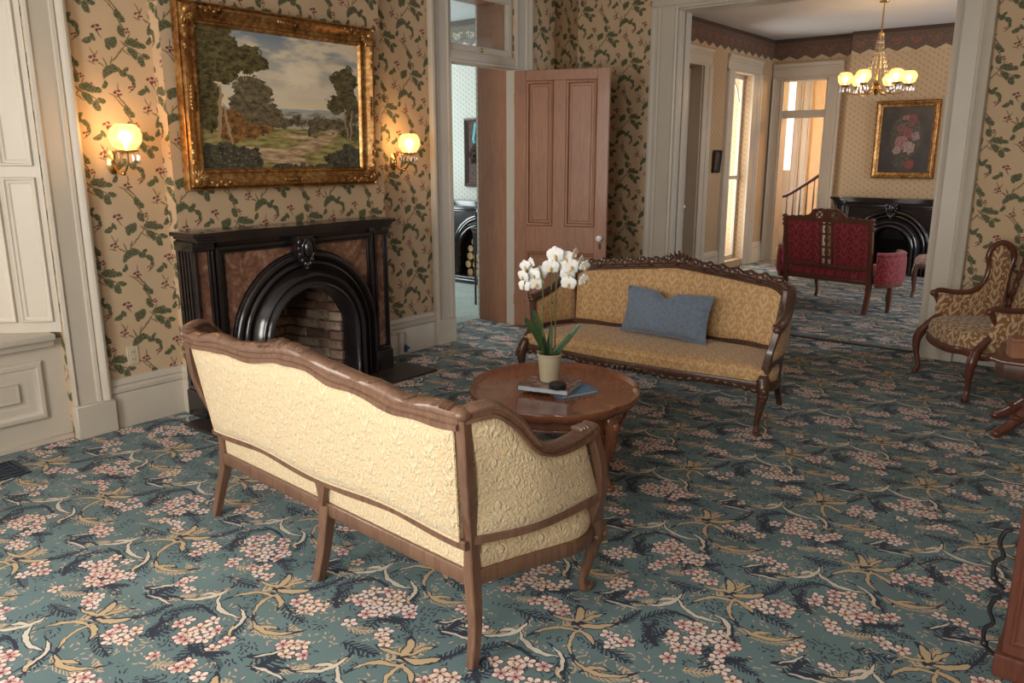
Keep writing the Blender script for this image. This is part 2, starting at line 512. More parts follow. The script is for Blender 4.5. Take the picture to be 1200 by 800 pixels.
    whd = g.mn(wh)
    # assemble from the ground up
    mott = g.rng(g.noise(uv, 3.0, 2.0), 0.3, 0.7, 0.88, 1.12)
    col = g.vm('SCALE', base, scale=mott)
    if sparse:
        col = g.mix(g.m('MULTIPLY', isd, g.m('GREATER_THAN', rb, 0.45)), col, (0.55, 0.56, 0.50))
    else:
        col = g.mix(sprig_navy, col, navy)
        col = g.mix(sprig_gold, col, (0.50, 0.36, 0.25))
        col = g.mix(goldf, col, (0.50, 0.37, 0.24))
        col = g.mix(g.less(g.m('MINIMUM', gld, whd), 1.9), col, navy)
        col = g.mix(g.less(nvd, 1.0), col, navy)
        col = g.mix(g.less(gld), col, gold)
        col = g.mix(g.less(whd), col, cream)
        col = g.mix(g.m('MULTIPLY', inb, g.less(dn, 1.22)), col, (0.10, 0.05, 0.06))
        col = g.mix(g.m('MULTIPLY', inb, g.less(dn, 1.02)), col, bouquet)
    pile = g.noise(uv, 420.0, 1.0)
    g.bump(pile, 0.35, 0.004)
    return g.fin(col, 0.95, 0.0, spec=0.12, sheen=0.12)

# ---- floral wallpaper: trailing sprigs with green leaves and plum blossoms on tan
def wallpaper(name):
    g = G(name); uv = g.uv()
    U = 0.00146
    W, H = 195 * U, 358 * U
    gA = g.halfdrop(uv, W, H, 0.0, 0.0)                  # palm-leaf group
    gB = g.halfdrop(uv, W, H, 65 * U, 95 * U)            # four-leaf group
    wob = g.vm('SCALE', g.vm('SUBTRACT', g.noise(uv, 45.0, 1.0, color=True), (0.5, 0.5, 0.5)), scale=0.012)
    gA = g.vm('ADD', gA, wob); gB = g.vm('ADD', gB, wob)
    def L(v, x, y, rot, a, b, k): return g.bent(v, (x * U, -y * U), -rot, ((a * 1.18 if b > 4 else a) * U, (b * 1.38 if b > 4 else b * 1.5) * U), k)
    leaf = [L(gA, -2, 2, -28, 34, 12, -1.0), L(gA, 22, -4, 30, 16, 10, 0.4), L(gA, 50, 12, 20, 15, 9, 0.3), L(gA, 62, -2, -40, 13, 6, 0),
            L(gB, -46, -4, -20, 22, 14, 0.5), L(gB, -62, 8, 70, 14, 7, 0), L(gB, 38, -12, 12, 28, 12, -0.4), L(gB, 74, -4, 10, 14, 8, 0),
            L(gB, 36, 26, 50, 22, 11, -0.5), L(gB, 64, 56, 72, 19, 10, 0.3), L(gB, -6, -48, 65, 20, 9, 0.4),
            L(gA, -72, -100, -30, 18, 8, 0.4), L(gA, -52, -114, 60, 13, 6, 0), L(gA, 82, 26, 40, 17, 8, -0.4), L(gA, 90, 50, 80, 12, 6, 0), L(gA, -24, 60, -60, 15, 7, 0.4), L(gA, -44, 120, 20, 15, 7, 0.3),
            L(gA, 52, 152, 60, 17, 10, 0.3), L(gA, 70, 168, 75, 13, 8, 0)]
    ld = g.mn(leaf)
    thin = [L(gA, -14, -24, -110, 22, 2.2, 0.5), L(gA, 8, -28, -75, 24, 2.0, -0.6), L(gA, -30, -16, -150, 16, 2.0, 0.5),
            L(gB, -25, 36, -48, 46, 2.2, 0.6), L(gB, -4, -80, 62, 38, 2.2, -1.0), L(gB, 12, 4, 35, 30, 2.4, 0.8),
            L(gA, 38, 118, 50, 46, 2.2, 0.8), L(gA, 30, 126, 48, 40, 1.8, -0.8), L(gA, -60, -60, 60, 20, 1.6, 0.5), L(gA, -72, 110, 30, 22, 1.6, 0.6),
            L(gA, 84, 70, -40, 24, 1.6, 0.6), L(gA, -66, -20, 20, 16, 1.6, -0.4),
            L(gA, -48, -50, -60, 18, 1.6, 0.4), L(gA, 24, 66, -85, 18, 1.6, 0.3), L(gA, 4, 98, 20, 20, 1.6, 0.4), L(gA, -30, -130, 60, 22, 1.6, 0.5), L(gA, -62, 130, -35, 26, 1.6, 0.6), L(gA, 70, -70, 35, 22, 1.6, -0.5), L(gA, -78, 78, 80, 18, 1.6, 0.4), L(gB, 20, -30, -60, 20, 1.6, 0.5)]
    td = g.mn(thin)
    spots = []
    for (cx, cy, s) in [(-60, -35, 1.0), (20, 88, 1.0), (-35, -148, 1.1), (80, -150, .8), (-80, 64, .8), (76, 66, .7), (-66, 128, .7)]:
        for (dx, dy, a, b, r) in [(-9, -4, 8, 5, 30), (6, -8, 7, 5, -20), (3, 7, 7, 5, 60), (14, 4, 6, 4, 10)]:
            spots.append(g.ell(gA, ((cx + dx * s) * U, -(cy + dy * s) * U), r, (a * s * U, b * s * U)))
    sd = g.mn(spots)
    base = g.mix(g.rng(g.noise(uv, 2.2, 2.0), 0.3, 0.7), (0.56, 0.395, 0.25), (0.615, 0.445, 0.29))
    base = g.mix(g.rng(g.noise(uv, 150.0, 1.0), 0.35, 0.7, 0, 0.25), base, (0.47, 0.34, 0.21))
    vein = g.noise(uv, 120.0, 2.0)
    green = g.mix(g.rng(vein, 0.35, 0.65), (0.030, 0.042, 0.024), (0.20, 0.19, 0.10))
    plum = g.mix(g.rng(vein, 0.4, 0.6), (0.11, 0.03, 0.035), (0.28, 0.10, 0.09))
    col = g.mix(g.less(td), base, (0.20, 0.15, 0.075))
    col = g.mix(g.less(sd), col, plum)
    green = g.mix(g.rng(ld, 0.45, 1.0, 0.0, 0.55), green, (0.22, 0.215, 0.12))
    col = g.mix(g.less(ld), col, green)
    return g.fin(col, 0.72, 0.0, spec=0.25)

# ---- small-figure papers and the scalloped border
def dotpaper(name, base, fig, W=0.055, H=0.075, sz=0.012):
    g = G(name); uv = g.uv(); c = g.halfdrop(uv, W, H)
    d = g.mn([g.bent(c, (0, 0), 50, (sz * 1.3, sz * .42), 0.6), g.ell(c, (sz * .8, -sz * .9), 10, (sz * .6, sz * .35)), g.ell(c, (-sz, sz * .9), 80, (sz * .5, sz * .3))])
    b = g.mix(g.rng(g.noise(uv, 2.0, 2.0), 0.3, 0.7), base, tuple(x * 0.93 for x in base))
    return g.fin(g.mix(g.less(d), b, fig), 0.75, 0.0, spec=0.2)

def border(name, ground, rose, paper, top=0.30):
    """frieze: UV v runs from 0 (lower edge) to top; scalloped lower outline"""
    g = G(name); uv = g.uv()
    x, y, _ = g.xyz(uv)
    P = 0.235
    fx = g.m('SUBTRACT', g.m('FRACT', g.m('MULTIPLY', x, 1 / P)), 0.5)
    sc = g.m('MULTIPLY_ADD', g.m('ABSOLUTE', fx), 0.11, 0.0)
    c = g.vec(g.m('MULTIPLY', fx, P), g.m('SUBTRACT', y, 0.13))
    n = g.noise(uv, 38.0, 2.0)
    r = g.mn([g.ell(c, (0.0, 0.0), 0, (0.055, 0.045)), g.ell(c, (0.055, 0.035), 0, (0.028, 0.022)), g.ell(c, (-0.06, 0.03), 0, (0.028, 0.024))])
    rf = g.m('MULTIPLY', g.less(r), g.rng(n, 0.42, 0.55))
    col = g.mix(g.rng(g.noise(uv, 60.0, 2.0), 0.4, 0.65), ground, tuple(q * 1.8 for q in ground))
    col = g.mix(rf, col, rose)
    col = g.mix(g.m('GREATER_THAN', y, top - 0.05), col, tuple(q * 0.8 for q in ground))
    col = g.mix(g.less(y, sc), col, paper)
    return g.fin(col, 0.8, 0.0, spec=0.2)

# ---- damask upholstery
def damask(name, ground, figure, W=0.10, H=0.20, bumpd=0.004, strength=0.5, rough=0.75, crinkle=0.0, cs=60.0):
    g = G(name); uv = g.uv(); c = g.halfdrop(uv, W, H)
    x, y, _ = g.xyz(c)
    a = g.vec(g.m('ABSOLUTE', x), y)
    s = W
    d = [g.bent(a, (.16 * s, .05 * s), 62, (.42 * s, .09 * s), .8), g.bent(a, (.30 * s, -.28 * s), 30, (.26 * s, .08 * s), -1.0), g.ell(a, (0, .52 * s), 0, (.12 * s, .22 * s)),
         g.bent(a, (.22 * s, .58 * s), 115, (.3 * s, .06 * s), 1.0), g.ell(a, (0, -.2 * s), 0, (.07 * s, .26 * s)), g.bent(a, (.20 * s, -.68 * s), 60, (.3 * s, .07 * s), .9), g.ell(a, (.42 * s, .25 * s), 40, (.12 * s, .06 * s)),
         g.bent(a, (.40 * s, -.75 * s), 80, (.25 * s, .05 * s), -1.0)]
    dd = g.mn(d)
    f = g.rng(dd, 0.75, 1.15, 1.0, 0.0)
    n = g.noise(uv, cs, 2.0, 0.55, 0.4)
    thread = g.noise(uv, 380.0, 1.0)
    col = g.mix(f, ground, figure)
    col = g.mix(g.rng(thread, 0.35, 0.7, 0.0, 0.22), col, tuple(q * 0.62 for q in ground))
    h = g.m('ADD', f, g.m('MULTIPLY', thread, 0.12))
    if crinkle: h = g.m('ADD', h, g.m('MULTIPLY', n, crinkle))
    g.bump(h, strength, bumpd)
    return g.fin(col, rough, 0.0, spec=0.25, sheen=0.25)

# ---- colours of the house
carpet('carpet')
carpet('carpet_side_room', (0.30, 0.36, 0.33), sparse=True)
wallpaper('wallpaper_floral')
dotpaper('wallpaper_tan', (0.53, 0.38, 0.24), (0.33, 0.21, 0.115))
dotpaper('wallpaper_pale', (0.66, 0.66, 0.60), (0.38, 0.40, 0.34), 0.05, 0.06, 0.013)
border('border_dark', (0.105, 0.07, 0.052), (0.24, 0.10, 0.085), (0.52, 0.39, 0.245))
border('border_pale', (0.16, 0.14, 0.12), (0.52, 0.47, 0.38), (0.66, 0.66, 0.60))
plain('white_paint', (0.56, 0.495, 0.415), 0.42, var=0.04, scale=2.5)
plain('ceiling_paint', (0.60, 0.60, 0.62), 0.8, var=0.03, scale=1.5)
plain('plain_plaster', (0.62, 0.55, 0.45), 0.85, var=0.05)
plain('hall_plaster', (0.72, 0.52, 0.30), 0.85, var=0.05)
wood('wood_dark', (0.040, 0.017, 0.011), (0.115, 0.052, 0.032), 0.30)
wood('wood_walnut', (0.090, 0.042, 0.026), (0.215, 0.115, 0.070), 0.38)
wood('wood_door', (0.25, 0.105, 0.056), (0.40, 0.185, 0.105), 0.42, axis=2, coat=0.08)
wood('wood_table', (0.18, 0.062, 0.030), (0.33, 0.125, 0.062), 0.20, axis=0, coat=0.5)
wood('wood_red', (0.075, 0.022, 0.014), (0.16, 0.055, 0.032), 0.30)
damask('fabric_cream', (0.65, 0.495, 0.30), (0.71, 0.575, 0.375), 0.075, 0.16, 0.006, 0.75, 0.8, 1.8, 70.0)
damask('fabric_gold', (0.51, 0.295, 0.13), (0.65, 0.435, 0.225), 0.095, 0.165, 0.003, 0.4, 0.6)
damask('fabric_red', (0.21, 0.018, 0.028), (0.33, 0.045, 0.055), 0.13, 0.20, 0.004, 0.5, 0.7, 0.4)
damask('fabric_tapestry', (0.30, 0.135, 0.055), (0.60, 0.45, 0.28), 0.115, 0.17, 0.004, 0.4, 0.8, 0.4)
damask('fabric_rose', (0.36, 0.19, 0.16), (0.52, 0.36, 0.29), 0.08, 0.15, 0.003, 0.3, 0.8)
def blue():
    g = G('fabric_blue'); uv = g.uv(); n = g.noise(uv, 40.0, 3.0); t = g.noise(uv, 500.0, 1.0)
    g.bump(g.m('ADD', n, g.m('MULTIPLY', t, .4)), 0.2, 0.004)
    g.fin(g.mix(g.rng(g.m('ADD', g.m('MULTIPLY', n, .6), g.m('MULTIPLY', t, .4)), .3, .7), (0.115, 0.155, 0.225), (0.20, 0.255, 0.34)), 0.85, sheen=0.3)
blue()
def marble():
    g = G('marble_brown'); o = g.obj()
    n = g.noise(o, 7.0, 6.0, 0.65, 1.6); n2 = g.noise(o, 30.0, 4.0, 0.6)
    c = g.ramp(g.m('ADD', g.m('MULTIPLY', n, .7), g.m('MULTIPLY', n2, .3)), [(0.32, (0.07, 0.030, 0.02)), (0.5, (0.21, 0.10, 0.065)), (0.66, (0.40, 0.24, 0.17))])
    g.fin(c, 0.22, coat=0.3)
marble()
plain('slate_black', (0.017, 0.013, 0.014), 0.20, var=0.3, scale=5.0, coat=0.4)
plain('iron_black', (0.012, 0.012, 0.014), 0.4, var=0.2)
plain('hearth_slate', (0.030, 0.022, 0.020), 0.34, var=0.3, scale=12.0, bump=0.1)
plain('soot', (0.02, 0.017, 0.015), 0.95, var=0.4, scale=14.0)
plain('mortar', (0.16, 0.13, 0.11), 0.95, var=0.3, scale=30.0, bump=0.3)
def brickm():
    g = G('brick_worn'); o = g.obj()
    inf = g.node('ShaderNodeObjectInfo').outputs['Random']
    n = g.noise(o, 26.0, 4.0, 0.6)
    c = g.ramp(inf, [(0.0, (0.40, 0.28, 0.20)), (0.35, (0.46, 0.35, 0.26)), (0.6, (0.22, 0.115, 0.085)), (0.8, (0.32, 0.17, 0.12)), (1.0, (0.12, 0.085, 0.07))])
    c = g.mix(g.rng(n, 0.52, 0.76), c, (0.07, 0.05, 0.04))
    g.bump(n, 0.6, 0.006); g.fin(c, 0.9)
brickm()
def gold():
    g = G('gilt'); o = g.obj()
    n = g.noise(o, 30.0, 4.0, 0.6); n2 = g.noise(o, 5.0, 2.0)
    c = g.ramp(g.m('ADD', g.m('MULTIPLY', n, .65), g.m('MULTIPLY', n2, .35)), [(0.32, (0.09, 0.035, 0.012)), (0.5, (0.40, 0.19, 0.06)), (0.68, (0.72, 0.46, 0.18))])
    g.bump(n, 0.25, 0.003); g.fin(c, 0.36, 0.75)
gold()
plain('brass', (0.62, 0.38, 0.13), 0.25, 1.0, var=0.15)
plain('white_china', (0.80, 0.78, 0.74), 0.2, var=0.02)
plain('pot_tan', (0.56, 0.49, 0.34), 0.6, var=0.06, scale=14.0)
plain('soil', (0.05, 0.035, 0.025), 0.95, var=0.5, scale=60.0, bump=0.8)
plain('leaf_green', (0.038, 0.085, 0.030), 0.4, var=0.25, scale=10.0)
plain('stem_green', (0.10, 0.13, 0.04), 0.6, var=0.2)
plain('stake_brown', (0.17, 0.10, 0.05), 0.7, var=0.2)
g = G('petal_white'); g.fin((0.86, 0.85, 0.84), 0.55); g.bsdf.inputs['Subsurface Weight'].default_value = 0.15; g.bsdf.inputs['Subsurface Radius'].default_value = (0.01, 0.01, 0.01)
plain('petal_yellow', (0.62, 0.42, 0.08), 0.5, var=0.2)
plain('book_blue', (0.10, 0.22, 0.36), 0.45, var=0.1)
plain('paper', (0.58, 0.68, 0.74), 0.8, var=0.05)
plain('coaster_black', (0.012, 0.015, 0.02), 0.45, var=0.1)
plain('log_bark', (0.16, 0.09, 0.05), 0.9, var=0.3, scale=30, bump=0.5)
def logend():
    g = G('log_end'); o = g.obj(); x, y, z = g.xyz(o)
    rr = g.m('SQRT', g.m('ADD', g.m('MULTIPLY', x, x), g.m('MULTIPLY', z, z)))
    ring = g.m('SINE', g.m('MULTIPLY', rr, 500.0))
    g.fin(g.mix(g.rng(ring, -1, 1), (0.50, 0.28, 0.12), (0.66, 0.42, 0.20)), 0.85)
logend()
plain('twig_brown', (0.075, 0.04, 0.028), 0.8, var=0.4, scale=25)
plain('ribbon_teal', (0.02, 0.32, 0.36), 0.5, var=0.05)
plain('vent_metal', (0.055, 0.075, 0.11), 0.45, 0.6, var=0.1)
plain('dark_strip', (0.05, 0.035, 0.025), 0.7, var=0.2)
plain('ivory_plate', (0.60, 0.50, 0.36), 0.4, var=0.03)
plain('pipe_white', (0.60, 0.47, 0.33), 0.4, var=0.03)
plain('valve_blue', (0.03, 0.07, 0.20), 0.4, var=0.05)
plain('photo_dark', (0.05, 0.04, 0.035), 0.4, var=0.8, scale=22)
plain('glass_dark', (0.03, 0.04, 0.045), 0.08, var=0.3, scale=20)

def glassy(name, tint, transp=0.85, rough=0.03):
    g = G(name); nt = g.nt
    tr = g.node('ShaderNodeBsdfTransparent'); g.put(tr.inputs[0], tint)
    gl = g.node('ShaderNodeBsdfGlossy'); gl.inputs['Roughness'].default_value = rough
    mx = g.node('ShaderNodeMixShader'); mx.inputs[0].default_value = 1 - transp
    nt.links.new(tr.outputs[0], mx.inputs[1]); nt.links.new(gl.outputs[0], mx.inputs[2]); nt.links.new(mx.outputs[0], g.out.inputs[0])
glassy('window_glass', (0.96, 0.98, 0.97), 0.93)
glassy('crystal', (0.95, 0.95, 0.93), 0.72, 0.02)
def globe():
    g = G('globe_glass'); nt = g.nt
    n = g.noise(g.obj(), 45.0, 2.0)
    tr = g.node('ShaderNodeBsdfTransparent'); tr.inputs[0].default_value = (1.0, 0.93, 0.82, 1)
    tl = g.node('ShaderNodeBsdfTranslucent'); tl.inputs[0].default_value = (0.95, 0.80, 0.60, 1)
    gl = g.node('ShaderNodeBsdfGlossy'); gl.inputs['Roughness'].default_value = 0.25
    a = g.node('ShaderNodeMixShader'); g.put(a.inputs[0], g.rng(n, 0.4, 0.6, 0.07, 0.16))
    b = g.node('ShaderNodeMixShader'); b.inputs[0].default_value = 0.06
    nt.links.new(tr.outputs[0], a.inputs[1]); nt.links.new(tl.outputs[0], a.inputs[2])
    nt.links.new(a.outputs[0], b.inputs[1]); nt.links.new(gl.outputs[0], b.inputs[2]); nt.links.new(b.outputs[0], g.out.inputs[0])
globe()
g = G('added_glow_sheet'); _t = g.node('ShaderNodeBsdfTranslucent'); _t.inputs[0].default_value = (.9, .9, .88, 1); _d = g.node('ShaderNodeBsdfDiffuse'); _d.inputs[0].default_value = (.8, .8, .78, 1); _m = g.node('ShaderNodeMixShader'); _m.inputs[0].default_value = .3  # translucent white of the added sheet behind the hall sidelight
g.nt.links.new(_t.outputs[0], _m.inputs[1]); g.nt.links.new(_d.outputs[0], _m.inputs[2]); g.nt.links.new(_m.outputs[0], g.out.inputs[0])
def emit(name, color, strength):
    g = G(name); e = g.node('ShaderNodeEmission'); e.inputs[0].default_value = tuple(color) + (1,); e.inputs[1].default_value = strength
    g.nt.links.new(e.outputs[0], g.out.inputs[0])
emit('bulb_warm', (1.0, 0.66, 0.30), 16.0)

# ---- the landscape painting: sky with clouds, far plain, tree masses, meadow and a sandy track
def landscape():
    g = G('landscape_canvas'); uv = g.uv()
    x, y, _ = g.xyz(uv)
    nz = g.vm('SUBTRACT', g.noise(uv, 9.0, 4.0, 0.65, color=True), (0.5, 0.5, 0.5))
    w = g.vm('ADD', uv, g.vm('SCALE', nz, scale=0.22)); wf = g.vm('ADD', uv, g.vm('SCALE', nz, scale=0.05))
    cl = g.noise(g.vm('MULTIPLY', uv, (3.0, 6.0, 1)), 1.3, 5.0, 0.55)
    sky = g.mix(g.rng(y, 0.42, 0.98), (0.74, 0.60, 0.40), (0.20, 0.24, 0.28))
    sky = g.mix(g.rng(cl, 0.42, 0.56), sky, (0.66, 0.56, 0.42))
    sky = g.mix(g.m('MULTIPLY', g.rng(cl, 0.60, 0.75), 0.5), sky, (0.36, 0.33, 0.30))
    big = g.ell(w, (0.60, 0.72), 0, (0.14, 0.10))
    col = g.mix(g.rng(big, 0.6, 1.1, 0.7, 0.0), sky, (0.80, 0.68, 0.50))
    band = g.noise(g.vm('MULTIPLY', uv, (12.0, 40.0, 1)), 1.0, 3.0)
    foli = g.noise(uv, 24.0, 5.0, 0.75)
    _, wy, _ = g.xyz(wf)
    col = g.mix(g.less(wy, 0.455), col, (0.34, 0.36, 0.37))
    col = g.mix(g.less(wy, 0.435), col, g.mix(g.rng(band, 0.4, 0.6), (0.20, 0.20, 0.18), (0.44, 0.40, 0.32)))
    mead = g.mix(g.rng(band, 0.35, 0.65), (0.13, 0.12, 0.03), (0.40, 0.32, 0.13))
    col = g.mix(g.less(wy, 0.30), col, mead)
    dk = g.mix(g.rng(foli, 0.38, 0.64), (0.018, 0.016, 0.008), (0.17, 0.135, 0.05))
    au = g.mix(g.rng(foli, 0.38, 0.64), (0.06, 0.026, 0.012), (0.34, 0.16, 0.05))
    gr = g.mix(g.rng(foli, 0.38, 0.64), (0.040, 0.032, 0.018), (0.22, 0.17, 0.095))
    col = g.mix(g.less(g.mn([g.ell(w, (0.68, 0.33), 0, (0.055, 0.065)), g.ell(w, (0.80, 0.345), 0, (0.12, 0.045)), g.ell(w, (0.52, 0.345), 0, (0.10, 0.035))])), col, gr)
    path = g.mn([g.bent(wf, (0.62, 0.155), 24, (0.26, 0.045), 0.8), g.bent(wf, (0.42, 0.09), -14, (0.26, 0.05), -0.6), g.ell(wf, (0.58, 0.245), -8, (0.13, 0.018))])
    col = g.mix(g.less(path), col, g.mix(g.rng(band, 0.35, 0.7), (0.26, 0.155, 0.085), (0.62, 0.46, 0.28)))
    col = g.mix(g.less(g.mn([g.ell(w, (0.29, 0.50), 0, (0.12, 0.20)), g.ell(w, (0.40, 0.40), 0, (0.07, 0.10)), g.ell(w, (0.37, 0.56), 0, (0.06, 0.08))])), col, gr)
    col = g.mix(g.less(g.mn([g.ell(w, (0.16, 0.32), 0, (0.07, 0.14)), g.ell(w, (0.30, 0.28), 0, (0.10, 0.07))])), col, au)
    col = g.mix(g.less(g.mn([g.ell(w, (0.10, 0.82), 0, (0.15, 0.24)), g.ell(w, (0.30, 0.80), -10, (0.12, 0.09)), g.ell(w, (0.04, 0.50), 0, (0.08, 0.22)), g.ell(w, (0.91, 0.66), 0, (0.08, 0.17)), g.ell(w, (0.84, 0.52), 0, (0.07, 0.08)), g.ell(w, (0.96, 0.45), 0, (0.05, 0.16)), g.ell(w, (0.93, 0.28), 0, (0.10, 0.05))])), col, dk)
    trunk = g.mn([g.ell(wf, (0.105, 0.38), 86, (0.22, 0.012)), g.ell(wf, (0.15, 0.32), 97, (0.16, 0.009)), g.ell(wf, (0.905, 0.36), 95, (0.14, 0.007)), g.ell(wf, (0.945, 0.35), 86, (0.13, 0.007))])
    col = g.mix(g.less(trunk), col, (0.34, 0.23, 0.13))
    fg = g.mn([g.ell(w, (0.10, 0.06), 0, (0.24, 0.13)), g.ell(w, (0.94, 0.05), 0, (0.20, 0.13)), g.ell(w, (0.52, -0.03), 0, (0.5, 0.05))])
    flow = g.noise(uv, 60.0, 2.0)
    col = g.mix(g.less(fg), col, g.mix(g.rng(foli, 0.4, 0.65), (0.022, 0.024, 0.018), (0.11, 0.10, 0.06)))
    col = g.mix(g.m('MULTIPLY', g.less(fg), g.m('GREATER_THAN', flow, 0.64)), col, (0.30, 0.17, 0.15))
    g.bump(foli, 0.2, 0.003)
    g.fin(g.vm('SCALE', col, scale=1.3), 0.4)
landscape()
def stilllife():
    g = G('floral_canvas'); uv = g.uv()
    nz = g.vm('SUBTRACT', g.noise(uv, 9.0, 3.0, 0.6, color=True), (0.5, 0.5, 0.5))
    w = g.vm('ADD', uv, g.vm('SCALE', nz, scale=0.14))
    col = g.mix(g.rng(g.noise(uv, 3.0, 3.0), 0.3, 0.7), (0.022, 0.016, 0.014), (0.06, 0.045, 0.04))
    f = g.noise(uv, 30.0, 3.0)
    col = g.mix(g.less(g.mn([g.ell(w, (0.5, 0.55), 0, (0.30, 0.34)), g.ell(w, (0.5, 0.14), 0, (0.22, 0.08))])), col, g.mix(g.rng(f, .4, .65), (0.03, 0.03, 0.018), (0.11, 0.085, 0.06)))
    for (px, py, r, c) in [(.42, .45, .13, (.34, .16, .15)), (.58, .38, .11, (.40, .26, .24)), (.55, .60, .10, (.24, .07, .07)), (.40, .66, .09, (.20, .08, .08)), (.60, .80, .10, (.22, .05, .05)), (.34, .34, .09, (.36, .24, .22)), (.62, .13, .10, (.25, .05, .05)), (.70, .55, .08, (.3, .2, .2)), (.48, .83, .06, (.25, .14, .13))]:
        d = g.ell(w, (px, py), 0, (r, r * .8))
        col = g.mix(g.less(d), col, g.mix(g.rng(f, .4, .62), tuple(q * .5 for q in c), c))
    g.fin(col, 0.35)
stilllife()
# ------------------------------------------------------------------ room shell
CEIL = 3.27
XL, TH = -4.74, 0.43            # left wall face and thickness
XR, YF, YB, YE = 1.75, -1.40, 7.08, 12.20
YB2 = 7.27                      # far face of the dividing wall

bm = NB(); box(bm, XL - 0.46, XR, YF, YE + 2.6, -0.06, 0.0); struct('floor', bm, 'carpet', 'teal floral carpet covering both parlours')
bm = NB(); box(bm, -9.0, XL - 0.455, 4.0, 8.4, -0.06, 0.002); struct('floor_side_room', bm, 'carpet_side_room', 'pale green carpet of the side room')
bm = NB(); box(bm, -9.2, XR, YF, YE + 2.8, CEIL, CEIL + 0.08); struct('ceiling', bm, 'ceiling_paint', 'pale grey plaster ceiling')

# left wall of the front parlour with window and doorway openings
W1 = (0.30, 1.85, 0.0, 2.78)     # window recess y0, y1, z0, z1
D1 = (5.08, 5.97, 0.0, 3.0)      # doorway with transom
bm = NB()
x0, x1 = XL - TH, XL
box(bm, x0, x1, YF, -1.12, 0, CEIL); box(bm, x0, x1, -1.12, -.12, 0, .6); box(bm, x0, x1, -1.12, -.12, 2.8, CEIL); box(bm, x0, x1, -.12, W1[0], 0, CEIL)
box(bm, x0, x1, W1[0], W1[1], W1[3], CEIL)
box(bm, x0, x1, W1[1], 3.0, 0, CEIL); box(bm, x0, x1, 3.0, 3.62, .80, CEIL); box(bm, x0, x0 + .1, 3.0, 3.62, 0, .80); box(bm, x0, x1, 3.62, D1[0], 0, CEIL)
box(bm, x0, x1, D1[0], D1[1], D1[3], CEIL)
box(bm, x0, x1, D1[1], 6.60, 0, CEIL)
box(bm, x0, x1 - 0.06, 6.60, YB, 0, CEIL)
box(bm, x1, x1 + 0.10, 2.54, 3.0, 0, CEIL)          # chimney breast beside, above the fire opening
box(bm, x1, x1 + 0.10, 3.62, 4.24, 0, CEIL)
box(bm, x1, x1 + 0.10, 3.0, 3.62, 0.80, CEIL)
struct('wall_left', bm, 'wallpaper_floral', 'tan floral papered wall with the chimney breast', smooth=False)

# dividing wall with the wide cased opening
OX0, OX1, OZ = -3.67, -1.345, 2.93
bm = NB()
box(bm, XL - TH, OX0, YB, YB2, 0, CEIL); box(bm, OX1, XR, YB, YB2, 0, CEIL); box(bm, OX0, OX1, YB, YB2, OZ, CEIL)
struct('wall_back', bm, 'wallpaper_floral', 'tan floral papered wall around the wide opening', smooth=False)

# walls beside and behind the camera, with two windows
bm = NB()
box(bm, XR, XR + 0.2, YF, 9.2, 0, CEIL); box(bm, XR - 0.0, XR + 0.2, 10.6, YE + 2.6, 0, CEIL)
box(bm, XR, XR + 0.2, 9.2, 10.6, 0, 0.6); box(bm, XR, XR + 0.2, 9.2, 10.6, 2.8, CEIL)
struct('wall_right', bm, 'wallpaper_floral', 'papered wall opposite the fireplace', smooth=False)
bm = NB()
FW = [(-3.2, -1.9), (-1.0, 0.3)]
xs = [XL - TH] + [v for f in FW for v in f] + [XR]
for i in range(0, len(xs), 2): box(bm, xs[i], xs[i + 1], YF - 0.2, YF, 0, CEIL)
for a, b in FW: box(bm, a, b, YF - 0.2, YF, 0, 0.6); box(bm, a, b, YF - 0.2, YF, 2.8, CEIL)
struct('wall_front', bm, 'wallpaper_floral', 'papered wall with two tall windows', smooth=False)

def sash(name, label, c, w, z0, z1, axis, depth=0.05):
    """double hung window in an opening; axis 'x': lies in a Y wall, spans x; 'y': spans y"""
    def bx(b, a0, a1, d0, d1, p, q):
        if axis == 'x': box(b, c[0] + a0, c[0] + a1, c[1] + d0, c[1] + d1, p, q, 0.004)
        else: box(b, c[0] + d0, c[0] + d1, c[1] + a0, c[1] + a1, p, q, 0.004)
    b = NB(); h = w / 2; zm = (z0 + z1) / 2
    bx(b, -h, -h + .05, -depth, depth, z0, z1); bx(b, h - .05, h, -depth, depth, z0, z1); bx(b, -h + .05, h - .05, -depth, depth, z0, z0 + .06); bx(b, -h + .05, h - .05, -depth, depth, z1 - .06, z1)
    o = struct(name, b, 'white_paint', label)
    b = NB(); bx(b, -h + .05, h - .05, -depth * .6, depth * .6, zm - .025, zm + .025)
    for zz in ((z0 + zm) / 2, (z1 + zm) / 2): pass
    mk('meeting_rail', b, 'white_paint', o)
    for p, q in ((z0 + .06, zm - .025), (zm + .025, z1 - .06)):
        b = NB(); bx(b, -h + .05, h - .05, -.004, .004, p, q); mk('pane', b, 'window_glass', o)
    return o
for i, (a, b_) in enumerate(FW):
    sash('window_%d' % (i + 2), 'tall sash window in the wall opposite the wide opening', ((a + b_) / 2, YF - 0.1), b_ - a, 0.6, 2.8, 'x')
sash('window_10', 'unseen sash window added on the fireplace wall to bring light from the left', (XL - .3, -.62), 1.0, .6, 2.8, 'y')  # added out of view, to let in the light from the left
sash('window_4', 'sash window of the far parlour', (XR + 0.1, 9.9), 1.4, 0.6, 2.8, 'y')

